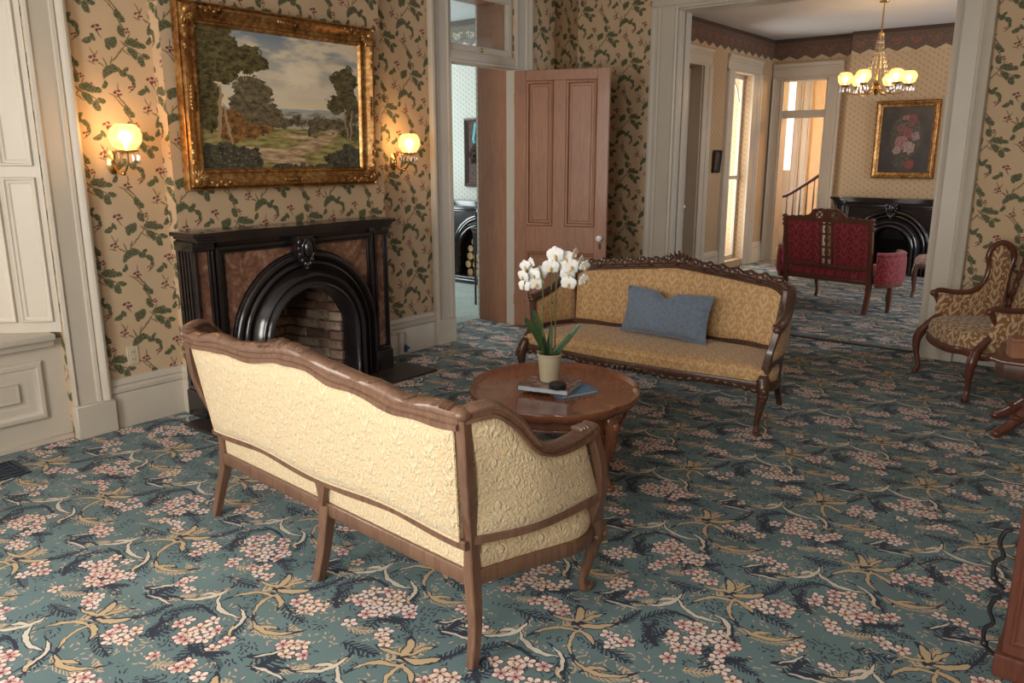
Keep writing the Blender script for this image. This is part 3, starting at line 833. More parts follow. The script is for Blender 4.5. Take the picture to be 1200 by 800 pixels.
# ------------------------------------------------------------------ panelled window beside the fireplace
def casing_profile(o_in, o_out, d):      # across the width: returns (offset, out)
    w = o_out - o_in
    return [(0, 0), (0, .5 * d), (.07, .62 * d), (.12, .5 * d), (.14, .42 * d), (.60, .42 * d), (.62, .62 * d), (.70, .70 * d), (.74, .55 * d), (.80, .85 * d), (.90, 1.0 * d), (.97, .9 * d), (1.0, .6 * d), (1.0, 0)]
def casing_vert(bm, y_in, y_out, x, d, z0, z1, sign=1, axis='x'):
    """moulded upright casing; axis x: on a wall facing +-X spanning y; axis y: on a wall facing -+Y spanning x"""
    P = casing_profile(0, 1, d); w = y_out - y_in
    lo = []; hi = []
    for a, o in P:
        p = (x + sign * o, y_in + a * w) if axis == 'x' else (y_in + a * w, x + sign * o)
        lo.append(bm.verts.new((p[0], p[1], z0))); hi.append(bm.verts.new((p[0], p[1], z1)))
    n = len(P)
    for i in range(n - 1): bm.faces.new((lo[i], lo[i + 1], hi[i + 1], hi[i]))
    bm.faces.new(lo); bm.faces.new(list(reversed(hi)))
def plinth_block(bm, a0, a1, x, d, z1, sign=1, axis='x'):
    if axis == 'x': box(bm, min(x, x + sign * d), max(x, x + sign * d), min(a0, a1), max(a0, a1), 0, z1, 0.006)
    else: box(bm, min(a0, a1), max(a0, a1), min(x, x + sign * d), max(x, x + sign * d), 0, z1, 0.006)
def casing_head(bm, a0, a1, x, d, z_in, z_out, sign=1, axis='x'):
    P = casing_profile(0, 1, d); h = z_out - z_in
    A, B_ = [], []
    for t, o in P:
        z = z_in + t * h
        if axis == 'x': A.append(bm.verts.new((x + sign * o, a0, z))); B_.append(bm.verts.new((x + sign * o, a1, z)))
        else: A.append(bm.verts.new((a0, x + sign * o, z))); B_.append(bm.verts.new((a1, x + sign * o, z)))
    for i in range(len(P) - 1): bm.faces.new((A[i], A[i + 1], B_[i + 1], B_[i]))
    bm.faces.new(A); bm.faces.new(list(reversed(B_)))

bm = NB(); box(bm, XL - 0.36, XL - 0.30, 0.34, 0.40, 0.63, 2.76, .004); box(bm, XL - .36, XL - .30, 1.46, 1.52, .63, 2.76, .004)
box(bm, XL - .36, XL - .30, .40, 1.46, .63, .71, .004); box(bm, XL - .36, XL - .30, .40, 1.46, 2.68, 2.76, .004)
w1 = struct('window_1', bm, 'white_paint', 'white panelled window recess with folded shutters beside the fireplace')
bm = NB(); box(bm, XL - .35, XL - .31, .40, 1.46, 1.66, 1.72, .004); mk('meeting_rail', bm, 'white_paint', w1)
for p, q in ((.71, 1.66), (1.72, 2.68)):
    bm = NB(); box(bm, XL - .335, XL - .328, .40, 1.46, p, q); mk('pane', bm, 'window_glass', w1)
bm = NB(); casing_vert(bm, 1.85, 2.06, XL, 0.055, 0.20, 2.85); plinth_block(bm, 1.84, 2.07, XL, 0.062, 0.20); mk('casing', bm, 'white_paint', w1)
bm = NB(); casing_vert(bm, .30, .09, XL, 0.055, 0.20, 2.85); plinth_block(bm, .31, .08, XL, 0.062, 0.20); mk('casing', bm, 'white_paint', w1)
bm = NB(); casing_head(bm, .09, 2.06, XL, .055, 2.78, 2.99); mk('casing_head', bm, 'white_paint', w1)
# panelled apron below the stool
bm = NB(); box(bm, XL - .12, XL - .05, .30, 1.85, 0, .60)
frame_loop(bm, .46, 1.73, .15, .49, XL - .05, .10, .022, RAISED)
frame_loop(bm, .60, 1.60, .27, .38, XL - .05, .02, .014, [(0, 0), (.2, 1), (.8, 1), (1, .8)])
box(bm, XL - .06, XL - .038, .60, 1.60, .27, .38, .004)
box(bm, XL - .06, XL - .025, .30, 1.85, 0, .035, .004)
mk('apron_panel', bm, 'white_paint', w1)
bm = NB(); box(bm, XL - .32, XL + .02, .31, 1.80, .605, .64, .008, 2); box(bm, XL - .06, XL - .01, .31, 1.80, .565, .605, .01, 2); mk('stool', bm, 'white_paint', w1)
# shutter folded into the splayed jamb: from (XL, 1.85) to (XL-.33, 1.55)
def jamb(ya, yb, flip):
    a = Vector((XL - .005, ya, 0)); b_ = Vector((XL - .32, yb, 0)); d = (b_ - a); ln = d.length
    ang = math.atan2(d.y, d.x)
    bm = NB()
    # local: x along jamb, y = thickness, z up
    box(bm, 0, ln, -.03, .0, .64, 2.77)
    e = flip
    for (u0, u1) in ((.03, .20), (.225, ln - .02)):
        for (q0, q1) in ((.70, 1.50), (1.56, 2.66)):
            b2 = NB(); frame_loop(b2, u0, u1, q0, q1, 0.0, .035, .016, RAISED)
            b2.transform(Matrix(((0, 1, 0, 0), (e, 0, 0, 0 if e > 0 else -.03), (0, 0, 1, 0), (0, 0, 0, 1))))
            merge(bm, b2)
    o = mk('shutter', bm, 'white_paint', w1, (a.x, a.y, 0), (0, 0, ang))
    return o
sh = jamb(1.845, 1.53, 1)
for zz in (1.62, 1.83):
    bm = NB(); box(bm, .205, .217, -.002, .012, zz - .028, zz + .028, .002); mk('shutter_latch', bm, 'iron_black', sh)
jamb(.305, .33, -1)

# ------------------------------------------------------------------ baseboards (about 0.30 m, moulded cap)
BBP = [(0, 0), (.028, 0), (.028, .205), (.022, .215), (.034, .225), (.034, .245), (.018, .258), (.024, .27), (.012, .30), (0, .305)]
def baseboard(bm, p, q, n):
    """from p to q on the floor, n = direction into the room"""
    A = [bm.verts.new((p[0] + n[0] * o, p[1] + n[1] * o, z)) for o, z in BBP]; B_ = [bm.verts.new((q[0] + n[0] * o, q[1] + n[1] * o, z)) for o, z in BBP]
    k = len(BBP)
    for i in range(k - 1): bm.faces.new((A[i], A[i + 1], B_[i + 1], B_[i]))
    bm.faces.new(A); bm.faces.new(list(reversed(B_)))
bm = NB()
baseboard(bm, (XL, 2.06), (XL, 2.54), (1, 0)); baseboard(bm, (XL, 2.54), (XL + .10, 2.54), (0, -1)); baseboard(bm, (XL + .10, 4.07), (XL + .10, 4.24), (1, 0))
baseboard(bm, (XL, 4.24), (XL, 4.855), (1, 0)); baseboard(bm, (XL, 6.19), (XL, 6.60), (1, 0)); baseboard(bm, (XL - .06, 6.60), (XL - .06, YB), (1, 0)); baseboard(bm, (XL, YF), (XL, .09), (1, 0))
struct('baseboard_left', bm, 'white_paint', 'tall white baseboard along the fireplace wall')
bm = NB(); baseboard(bm, (XL - .06, YB), (-3.93, YB), (0, -1)); baseboard(bm, (-1.11, YB), (XR, YB), (0, -1)); struct('baseboard_back', bm, 'white_paint', 'tall white baseboard beside the wide opening')

# ------------------------------------------------------------------ doorway with transom, wood-lined jamb and the open door
bm = NB()
casing_vert(bm, 5.08, 4.85, XL, .05, .0, 3.02); plinth_block(bm, 5.085, 4.845, XL, .055, .22)
casing_vert(bm, 5.97, 6.20, XL, .05, .0, 3.02); plinth_block(bm, 5.965, 6.205, XL, .055, .22)
casing_head(bm, 4.85, 6.20, XL, .05, 3.0, 3.22)
t1 = struct('trim_1', bm, 'white_paint', 'moulded white casing of the side room doorway')
bm = NB(); box(bm, XL - .08, XL + .012, 5.08, 5.97, 2.365, 2.47, .008, 2); box(bm, XL - .05, XL + .03, 5.08, 5.97, 2.37, 2.40, .006); struct('trim_2', bm, 'white_paint', 'transom bar above the open door')
bm = NB()
for (a, b_, p, q) in ((5.08, 5.15, 2.47, 3.0), (5.90, 5.97, 2.47, 3.0), (5.15, 5.90, 2.47, 2.53), (5.15, 5.90, 2.92, 3.0)): box(bm, XL - .06, XL - .015, a, b_, p, q, .005)
w5 = struct('window_5', bm, 'white_paint', 'glazed transom over the side room doorway')
bm = NB(); box(bm, XL - .042, XL - .036, 5.15, 5.90, 2.53, 2.92); mk('pane', bm, 'window_glass', w5)
bm = NB(); ellipsoid(bm, (XL - .008, 5.53, 2.50), (.012, .016, .016)); mk('catch', bm, 'brass', w5)
bm = NB(); box(bm, XL - TH - .005, XL - .075, 5.958, 5.985, 0, 3.0); box(bm, XL - TH - .02, XL - .075, 5.065, 5.095, 0, 3.0); box(bm, XL - TH - .02, XL - .075, 5.08, 5.97, 2.97, 3.0)
struct('trim_3', bm, 'wood_door', 'brown grained jamb lining of the side room doorway')
bm = NB(); box(bm, XL - .075, XL + .04, 5.945, 5.985, 0, 2.37, .004); box(bm, XL - .075, XL + .03, 5.075, 5.10, 0, 2.37, .004); struct('trim_4', bm, 'white_paint', 'white door stop in the side room doorway')

# open door: hinge at its local origin, leaf along +x
DW, DH, DT = .885, 2.345, .042
ddir = math.atan2(.327, .945)
bm = NB()
ST = [(0, .115), (.375, .49), (.775, DW)]
for a, b_ in ((0, .115), (.775, DW)): box(bm, a, b_, -DT, 0, 0, DH, .002)
box(bm, .375, .49, -DT, 0, .24, DH - .09, .002)
for p, q in ((0, .24), (.72, .96), (DH - .09, DH)): box(bm, .115, .775, -DT + .0005, -.0005, p, q, .002)
d1 = struct('door_1', bm, 'wood_door', 'open brown panelled door with white knob beside the gold sofa', None, loc=(XL + .03, 5.955, .012), rot=(0, 0, ddir))
for (a, b_) in ((.115, .375), (.49, .775)):
    for (p, q) in ((.24, .72), (.96, DH - .09)):
        bm = NB(); box(bm, a, b_, -DT + .016, -.016, p, q)
        b2 = NB(); frame_loop(b2, a + .0, b_ - .0, p, q, 0, .032, .012, [(0, -.9), (0, .35), (.2, .9), (.45, .5), (.7, .5), (1, -.9)])
        b3 = b2.copy()
        b2.transform(Matrix(((0, 1, 0, 0), (-1, 0, 0, -DT), (0, 0, 1, 0), (0, 0, 0, 1)))); merge(bm, b2)
        b3.transform(Matrix(((0, 1, 0, 0), (1, 0, 0, 0), (0, 0, 1, 0), (0, 0, 0, 1)))); merge(bm, b3)
        box(bm, a + .05, b_ - .05, -DT + .010, -.010, p + .05, q - .05, .005)
        mk('door_panel', bm, 'wood_door', d1)
for s in (-1, 1):
    y0 = -DT if s < 0 else 0
    bm = NB(); lathe(bm, [(.0, 0), (.026, 0), (.026, .004), (.009, .006), (.009, .028), (.022, .036), (.029, .050), (.024, .064), (.0, .068)], 16, Matrix.Translation((.83, y0, .865)) @ Matrix.Rotation(R(90 if s < 0 else -90), 4, 'X'))
    k = mk('knob', bm, 'white_china', d1)
    bm = NB(); obox(bm, (.83, y0 + s * .003, .79), (.022, .006, .05), None, .002); mk('keyhole_cover', bm, 'iron_black', d1)
for zz in (.25, 1.15, 2.1):
    bm = NB(); lathe(bm, [(.0, -.05), (.008, -.05), (.008, .05), (.0, .05)], 8, Matrix.Translation((-.004, -DT / 2, zz))); mk('hinge', bm, 'brass', d1)

# ------------------------------------------------------------------ wide cased opening
for n, xin, xout, lab in ((5, OX0, -3.945, 'left fluted casing of the wide opening beside the open door'), (6, OX1, -1.09, 'right fluted casing of the wide opening behind the armchair')):
    bm = NB()
    casing_vert(bm, xin, xout, YB, .06, .26, OZ + .02, -1, 'y'); plinth_block(bm, xin, xout, YB, .07, .26, -1, 'y')
    casing_vert(bm, xin, xout, YB2, .06, .26, OZ + .02, 1, 'y'); plinth_block(bm, xin, xout, YB2, .07, .26, 1, 'y')
    sg = 1 if n == 5 else -1
    # jamb in two halves with a pocket-door slot between
    for (p, q) in ((YB - .02, YB + .075), (YB + .105, YB2 + .02)):
        box(bm, min(xin, xin + sg * .022), max(xin, xin + sg * .022), p, q, 0, OZ, .006, 2)
    t = struct('trim_%d' % n, bm, 'white_paint', lab)
    bm = NB(); box(bm, min(xin, xin + sg * .012), max(xin, xin + sg * .012), YB + .078, YB + .102, .55, .70, .002); mk('pocket_door_pull', bm, 'iron_black', t)
bm = NB(); casing_head(bm, -3.945, -1.09, YB, .06, OZ, OZ + .27, -1, 'y'); casing_head(bm, -3.945, -1.09, YB2, .06, OZ, OZ + .27, 1, 'y'); box(bm, OX0, OX1, YB - .02, YB2 + .02, OZ - .02, OZ, .004)
struct('trim_7', bm, 'white_paint', 'head casing of the wide opening')
bm = NB(); box(bm, OX0 + .03, OX1 - .03, YB + .06, YB + .12, .0, .010, .004); struct('trim_8', bm, 'dark_strip', 'dark threshold strip across the carpet in the wide opening')

# ------------------------------------------------------------------ far parlour
bm = NB()
x0 = XL - TH
box(bm, x0, XL, YB2, 8.85, 0, CEIL); box(bm, x0, XL, 8.85, 9.85, 2.72, CEIL); box(bm, x0, XL, 9.85, 10.80, 0, CEIL)
box(bm, x0, XL, 10.80, 11.45, 2.72, CEIL); box(bm, x0, XL, 10.80, 11.45, 0, .10); box(bm, x0, XL, 11.45, YE, 0, CEIL)
box(bm, x0, x0 + .08, 8.85, 9.85, 0, 2.72)
struct('wall_far_left', bm, 'wallpaper_tan', 'tan papered side wall of the far parlour', smooth=False)
FD = (-4.57, -3.91)
bm = NB()
box(bm, XL, FD[0], YE, YE + .2, 0, CEIL); box(bm, FD[0], FD[1], YE, YE + .2, 2.70, CEIL); box(bm, FD[1], XR, YE, YE + .2, 0, CEIL)
box(bm, -3.58, -3.2, YE - .16, YE, 0, CEIL); box(bm, -2.3, -1.4, YE - .16, YE, 0, CEIL); box(bm, -3.2, -2.3, YE - .16, YE, .75, CEIL)
struct('wall_far_end', bm, 'wallpaper_tan', 'tan papered end wall of the far parlour with chimney breast', smooth=False)
# scalloped frieze
def frieze(bm, p, q, h, n):
    uvl = bm.loops.layers.uv.verify()
    d = (Vector(q) - Vector(p)); L_ = d.length
    vs = [bm.verts.new((p[0] + n[0] * .006, p[1] + n[1] * .006, CEIL - h)), bm.verts.new((q[0] + n[0] * .006, q[1] + n[1] * .006, CEIL - h)), bm.verts.new((q[0] + n[0] * .006, q[1] + n[1] * .006, CEIL)), bm.verts.new((p[0] + n[0] * .006, p[1] + n[1] * .006, CEIL))]
    wv = [bm.verts.new((p[0], p[1], CEIL - h)), bm.verts.new((q[0], q[1], CEIL - h))]
    f = bm.faces.new(vs)
    for l, u in zip(f.loops, ((0, 0), (L_, 0), (L_, h), (0, h))): l[uvl].uv = u
    f2 = bm.faces.new((wv[0], wv[1], vs[1], vs[0]))
    for l in f2.loops: l[uvl].uv = (0, 0)
bm = NB()
frieze(bm, (XL, YB2), (XL, YE), .30, (1, 0)); frieze(bm, (XL, YE), (-3.58, YE), .30, (0, -1)); frieze(bm, (-3.58, YE - .16), (-1.4, YE - .16), .30, (0, -1)); frieze(bm, (-1.4, YE), (XR, YE), .30, (0, -1)); frieze(bm, (-3.58, YE), (-3.58, YE - .16), .30, (-1, 0))
struct('trim_9', bm, 'border_dark', 'dark scalloped floral frieze under the ceiling', smooth=False)
bm = NB(); baseboard(bm, (XL, YB2), (XL, 8.65), (1, 0)); baseboard(bm, (XL, 10.08), (XL, 10.57), (1, 0)); baseboard(bm, (XL, 11.75), (XL, YE), (1, 0)); struct('baseboard_far', bm, 'white_paint', 'white baseboard in the far parlour')
# casings on its left wall: a closed white door and the tall window
bm = NB(); casing_vert(bm, 9.85, 10.07, XL, .05, 0, 2.74); casing_vert(bm, 8.85, 8.63, XL, .05, 0, 2.74); casing_head(bm, 8.63, 10.07, XL, .05, 2.72, 2.94); box(bm, XL - .3, XL, 9.83, 9.85, 0, 2.72); struct('trim_10', bm, 'white_paint', 'white casing round the closed door in the far parlour')
bm = NB(); box(bm, XL - .20, XL - .16, 8.86, 9.83, 0.01, 2.70, .003)
for (a, b_) in ((8.98, 9.28), (9.40, 9.70)):
    for (p, q) in ((.25, 1.0), (1.15, 2.5)): frame_loop(bm, a, b_, p, q, XL - .16, .05, .014, RAISED)
d2 = struct('door_2', bm, 'white_paint', 'closed white panelled door beside the small dark picture')
bm = NB(); lathe(bm, [(.0, 0), (.024, 0), (.009, .006), (.009, .028), (.026, .045), (.0, .062)], 12, Matrix.Translation((XL - .16, 9.74, .95)) @ Matrix.Rotation(R(90), 4, 'Y')); mk('knob', bm, 'white_china', d2)
bm = NB(); casing_vert(bm, 10.80, 10.57, XL, .05, 0, 2.74); casing_vert(bm, 11.45, 11.75, XL, .05, 0, 2.74); casing_head(bm, 10.57, 11.75, XL, .05, 2.72, 2.94); struct('trim_11', bm, 'white_paint', 'white casing round the tall bright window')
bm = NB()
for (a, b_, p, q) in ((10.80, 10.84, .10, 2.72), (11.41, 11.45, .10, 2.72), (10.84, 11.41, .10, .16), (10.84, 11.41, 2.66, 2.72)): box(bm, XL - .17, XL - .12, a, b_, p, q, .003)
w6 = struct('window_6', bm, 'white_paint', 'tall narrow bright window in the far parlour')
bm = NB(); box(bm, XL - .17, XL - .10, 10.80, 11.45, 1.27, 1.32, .003); mk('meeting_rail', bm, 'white_paint', w6)
bm = NB(); sweep(bm, catmull([(XL - .145, 10.86, 2.35), (XL - .145, 10.95, 2.55), (XL - .145, 11.1, 2.62), (XL - .145, 11.25, 2.55), (XL - .145, 11.36, 2.35)], 5), .012, .012, 'rect', up=(1, 0, 0)); mk('arched_bar', bm, 'white_paint', w6)
for p, q in ((.16, 1.27), (1.32, 2.66)):
    bm = NB(); box(bm, XL - .148, XL - .142, 10.84, 11.41, p, q); mk('pane', bm, 'window_glass', w6)
# far doorway with transom into the stair hall
bm = NB(); casing_vert(bm, FD[0], XL + .02, YE, .05, 0, 2.72, -1, 'y'); casing_vert(bm, FD[1], -3.70, YE, .05, 0, 2.72, -1, 'y'); casing_head(bm, XL + .02, -3.70, YE, .05, 2.70, 2.93, -1, 'y')
box(bm, FD[0] - .02, FD[0] + .02, YE - .01, YE + .22, 0, 2.70); box(bm, FD[1] - .02, FD[1] + .02, YE - .01, YE + .22, 0, 2.70); box(bm, FD[0], FD[1], YE + .02, YE + .12, 2.15, 2.26, .006); box(bm, FD[0], FD[1], YE - .01, YE + .22, 2.68, 2.70)
struct('trim_12', bm, 'white_paint', 'white casing and transom bar of the stair hall doorway')
bm = NB(); box(bm, FD[0] + .02, FD[1] - .02, YE + .06, YE + .066, 2.26, 2.68); struct('window_7', bm, 'window_glass', 'clear transom pane over the stair hall doorway')
# stair hall beyond
HY = 14.55
bm = NB(); box(bm, -5.6, -5.40, HY, HY + .15, 0, CEIL); box(bm, -5.20, -1.5, HY, HY + .15, 0, CEIL); box(bm, -5.40, -5.20, HY, HY + .15, 2.95, CEIL); box(bm, -5.40, -5.20, HY, HY + .15, 0, 1.34)
box(bm, -3.0, -2.85, YE + .2, HY, 0, CEIL)
struct('wall_hall', bm, 'hall_plaster', 'warm plaster wall of the stair hall', smooth=False)
bm = NB(); casing_vert(bm, -5.20, -5.06, HY, .05, 0, 2.95, -1, 'y'); casing_vert(bm, -5.40, -5.54, HY, .05, 0, 2.95, -1, 'y'); casing_head(bm, -5.54, -5.06, HY, .05, 2.95, 3.10, -1, 'y'); casing_vert(bm, -5.055, -4.90, HY, .05, 0, 3.1, -1, 'y'); box(bm, -5.40, -5.20, HY - .03, HY, 0, 1.34, .01); struct('trim_13', bm, 'white_paint', 'white casing of the narrow hall sidelight')
bm = NB(); box(bm, -5.40, -5.20, HY + .05, HY + .056, 1.34, 2.95); w8 = struct('window_8', bm, 'window_glass', 'narrow bright sidelight in the stair hall')
bm = NB(); box(bm, -5.398, -5.202, HY + .09, HY + .094, 1.345, 2.945); mk('added_glow_sheet', bm, 'added_glow_sheet', w8)  # added sheet, lit from behind so the sidelight pane glows white
bm = NB(); box(bm, -5.75, -5.6, YE + .2, HY + .15, 0, .6); box(bm, -5.75, -5.6, YE + .2, 12.9, .6, CEIL); box(bm, -5.75, -5.6, 13.9, HY + .15, .6, CEIL); box(bm, -5.75, -5.6, 12.9, 13.9, 2.6, CEIL); struct('wall_hall_side', bm, 'plain_plaster', 'side wall of the stair hall', smooth=False)

# ------------------------------------------------------------------ side room beyond the open door
bm = NB()
box(bm, -9.0, XL - TH, 8.05, 8.2, 0, CEIL); box(bm, -9.0, XL - TH, 4.0, 4.15, 0, CEIL)
box(bm, -9.1, -9.0, 4.0, 5.5, 0, CEIL); box(bm, -9.1, -9.0, 7.1, 8.2, 0, CEIL); box(bm, -9.1, -9.0, 5.5, 7.1, 0, .75); box(bm, -9.1, -9.0, 5.5, 7.1, 2.85, CEIL)
box(bm, -5.32, XL - TH, 6.1, 8.05, 0, CEIL)
box(bm, -7.35, -5.6, 7.95, 8.05, .95, CEIL)
struct('wall_side_room', bm, 'wallpaper_pale', 'pale figured papered walls of the side room', smooth=False)
bm = NB(); frieze(bm, (-9.0, 8.05), (-7.35, 8.05), .32, (0, -1)); frieze(bm, (-7.35, 7.95), (-5.32, 7.95), .32, (0, -1)); struct('trim_14', bm, 'border_pale', 'pale scalloped frieze of the side room', smooth=False)
bm = NB(); baseboard(bm, (-9.0, 8.05), (-7.42, 8.05), (0, -1)); struct('baseboard_side_room', bm, 'wood_door', 'brown baseboard of the side room')
sash('window_9', 'sash window of the side room', (-9.05, 6.3), 1.6, .75, 2.85, 'y')
# ------------------------------------------------------------------ arched slate mantelpieces
def mantel(name, label, loc, rz, hw=.80, H=1.165, D=.19, Ro=.60, Ri=.30, zs=.395, marble='marble_brown', box_d=.40, bricks=True, cx=0.0, shelf_ext=.07):
    t = thing(name, label, 'fireplace', loc, rz)
    S = 'slate_black'
    zt = H - .055
    # --- back slab: spandrel field around the arch
    def rect_pt(a, x_out, z_out):
        c, s = math.cos(a), math.sin(a)
        k = min((x_out / abs(c)) if abs(c) > 1e-6 else 1e9, ((z_out - zs) / s) if s > 1e-6 else 1e9)
        return (cx + c * k, zs + s * k)
    def spandrel(bm, r, x_out, z_out, a0, a1, y0, y1, n=14):
        rows = []
        angs = [a0 + (a1 - a0) * i / n for i in range(n + 1)]
        ac = math.atan2(z_out - zs, x_out if a1 <= PI / 2 + .01 else -x_out)
        if min(a0, a1) < ac < max(a0, a1): angs = sorted(angs + [ac])
        for a in angs:
            p = (cx + r * math.cos(a), zs + r * math.sin(a)); q = rect_pt(a, x_out, z_out)
            rows.append([bm.verts.new((p[0], y0, p[1])), bm.verts.new((q[0], y0, q[1])), bm.verts.new((q[0], y1, q[1])), bm.verts.new((p[0], y1, p[1]))])
        for A, B_ in zip(rows, rows[1:]):
            for k in range(4): bm.faces.new((A[k], A[(k + 1) % 4], B_[(k + 1) % 4], B_[k]))
        bm.faces.new(rows[0]); bm.faces.new(list(reversed(rows[-1])))
    bm = NB()
    xo = hw - .13
    spandrel(bm, Ro - .02, xo, zt, 0, PI, .02, D, 28)
    for s in (-1, 1): box(bm, min(cx + s * (Ro - .02), cx + s * xo), max(cx + s * (Ro - .02), cx + s * xo), .02, D, 0, zs)
    mk('back_slab', bm, S, t)
    # --- pilasters: plinth, moulded uprights with a marble strip between
    for s in (-1, 1):
        bm = NB()
        a, b_ = sorted((s * xo, s * hw))
        box(bm, a, b_, .01, D, 0, zt)
        pb = sorted((s * (xo - .01), s * (hw + .015)))
        box(bm, pb[0], pb[1], -.03, D, 0, .17, .006); box(bm, pb[0] + .01, pb[1] - .01, -.02, D, .17, .20, .008, 2)
        for (u, wd, dp) in ((.008, .012, .030), (.026, .010, .018), (.105, .010, .018), (.122, .012, .030)):
            xc = s * (xo + u)
            box(bm, xc - wd / 2, xc + wd / 2, -dp + .01, .02, .20, zt - .01, .004, 2)
        # side return reeding
        for yy in (.04, .075, .11, .145): box(bm, s * hw - .006 if s > 0 else s * hw - .010, s * hw + .010 if s > 0 else s * hw + .006, yy - .008, yy + .008, .20, zt - .02, .004, 2)
        box(bm, pb[0] + .004, pb[1] - .004, -.025, D, zt - .06, zt, .008, 2)
        p = mk('pilaster', bm, S, t)
        bm = NB(); xc = s * (xo + .0655); box(bm, xc - .033, xc + .033, .002, .012, .205, zt - .065, .002); mk('marble_strip', bm, marble, p)
    # --- marble spandrel panels framed by bars
    for s in (-1, 1):
        bm = NB()
        a0, a1 = (R(5), R(80)) if s > 0 else (R(175), R(100))
        spandrel(bm, Ro + .012, xo - .045, zt - .075, min(a0, a1), max(a0, a1), .008, .022, 16)
        mk('spandrel_panel', bm, marble, t)
        bm = NB()
        u = s * (xo - .026)
        for (uu, zz) in ((u, zt - .055), (s * (xo - .052), zt - .08)):
            hwid = .013 if uu == u else .006
            dep = -.022 if uu == u else -.010
            box(bm, uu - hwid, uu + hwid, dep, .022, .20 if uu == u else zs + .12, zz + hwid, .004, 2)
            xa, xb = sorted((s * .07, uu)); box(bm, xa, xb, dep, .022, zz - hwid, zz + hwid, .004, 2)
        mk('frame_bar', bm, S, t)
    # --- arch mouldings swept round
    q = (Ro - Ri) / .30
    prof = [(Ro + .005, .02), (Ro, -.028), (Ro - .016, -.042), (Ro - .034, -.040), (Ro - .046 * q, -.022), (Ro - .058 * q, -.008), (Ro - .072 * q, -.018), (Ro - .085 * q, -.036), (Ro - .10 * q, -.038), (Ro - .112 * q, -.022), (Ro - .128 * q, -.010), (Ro - .150 * q, -.040), (Ro - .172 * q, -.075), (Ro - .192 * q, -.088), (Ro - .208 * q, -.080), (Ro - .222 * q, -.062), (Ro - .238 * q, -.070), (Ro - .252 * q, -.088), (Ro - .268 * q, -.090), (Ro - .282 * q, -.075), (Ro - .292 * q, -.050), (Ri, -.02), (Ri, .07)]
    sx = 1.0
    bm = NB(); rings = []
    zleg = [.0, .10, .2, .3]
    path = [(-1, z) for z in zleg] + [None] * 29 + [(1, z) for z in reversed(zleg)]
    angs = [PI - PI * i / 28 for i in range(29)]; ai = 0
    for e in path:
        if e is None:
            a = angs[ai]; ai += 1
            rings.append([bm.verts.new((cx + r * math.cos(a), y, zs + r * math.sin(a))) for r, y in prof])
        else: rings.append([bm.verts.new((cx + e[0] * r, y, e[1])) for r, y in prof])
    for A, B_ in zip(rings, rings[1:]):
        for k in range(len(prof) - 1): bm.faces.new((A[k], A[k + 1], B_[k + 1], B_[k]))
    mk('arch_moulding', bm, S, t, ang=50)
    # --- keystone cartouche
    bm = NB(); kz = zs + Ro - .03
    prism(bm, [(-.075, kz + .145), (.075, kz + .145), (.062, kz + .06), (.042, kz - .03), (-.042, kz - .03), (-.062, kz + .06)], -.075, .02, 'y', .012)
    mk_k = mk('keystone', bm, S, t)
    bm = NB()
    ellipsoid(bm, (0, -.085, kz + .06), (.036, .035, .062), None, 12, 8)
    for s in (-1, 1):
        for (dx, dz, r) in ((.055, .10, .022), (.062, .06, .018), (.052, .02, .020), (.040, -.02, .016)): ellipsoid(bm, (s * dx, -.072, kz + dz), (r, .022, r * 1.2))
        sweep(bm, catmull([(s * .02, -.10, kz + .12), (s * .045, -.095, kz + .08), (s * .042, -.09, kz + .02), (s * .015, -.085, kz - .02)], 5), .008, .008, 'tube6')
    for dx in (-.02, 0, .02): ellipsoid(bm, (dx, -.075, kz - .045 - .008 * (dx == 0)), (.012, .018, .022))
    ellipsoid(bm, (0, -.07, kz - .075), (.018, .02, .014))
    mk('carved_cartouche', bm, S, mk_k)
    # --- shelf with serpentine front
    def plan(e, back):
        n = 24; pts = []
        for i in range(n + 1):
            u = -1 + 2 * i / n; x = u * (hw + e)
            y = -.055 - e * .5 - .020 * math.cos(u * PI * 2) * (1 if abs(u) < .75 else .3) - .018 * math.exp(-((abs(u) - .9) / .10) ** 2)
            pts.append((x, y))
        return pts + [(hw + e, back), (-hw - e, back)]
    bm = NB(); prism(bm, plan(shelf_ext, D), H - .028, H, 'z', .007); prism(bm, plan(shelf_ext - .022, D), H - .046, H - .028, 'z', .006); prism(bm, plan(shelf_ext - .036, D), H - .062, H - .046, 'z', .004)
    mk('mantel_shelf', bm, S, t, ang=30)
    # --- firebox
    bm = NB()
    bw = Ri + .012; bb = Ri * .72; yb_ = D + box_d
    hgt = zs + Ri + .02
    pl = [(-bw, .055), (-bb, yb_), (bb, yb_), (bw, .055)]
    for (p, q) in zip(pl, pl[1:]):
        vs = [bm.verts.new((cx + p[0], p[1], 0)), bm.verts.new((cx + q[0], q[1], 0)), bm.verts.new((cx + q[0], q[1], hgt)), bm.verts.new((cx + p[0], p[1], hgt))]
        bm.faces.new(vs)
    bm.faces.new([bm.verts.new((cx + p[0], p[1], .004)) for p in pl]); bm.faces.new([bm.verts.new((cx + p[0], p[1], hgt)) for p in pl])
    fb = mk('firebox', bm, 'mortar' if bricks else 'soot', t, smooth=False)
    bm = NB()
    for k in range(6):
        zz = zs + Ri - .03 - k * .026
        ww = math.sqrt(max(.001, (Ri * .97) ** 2 - (zz - zs) ** 2)) if zz > zs else Ri
        box(bm, cx - ww * .9, cx + ww * .55, .13 + .03 * k, .16 + .03 * k, zz - .012, zz + .016, .005)
    mk('smoke_hood', bm, 'iron_black', t)
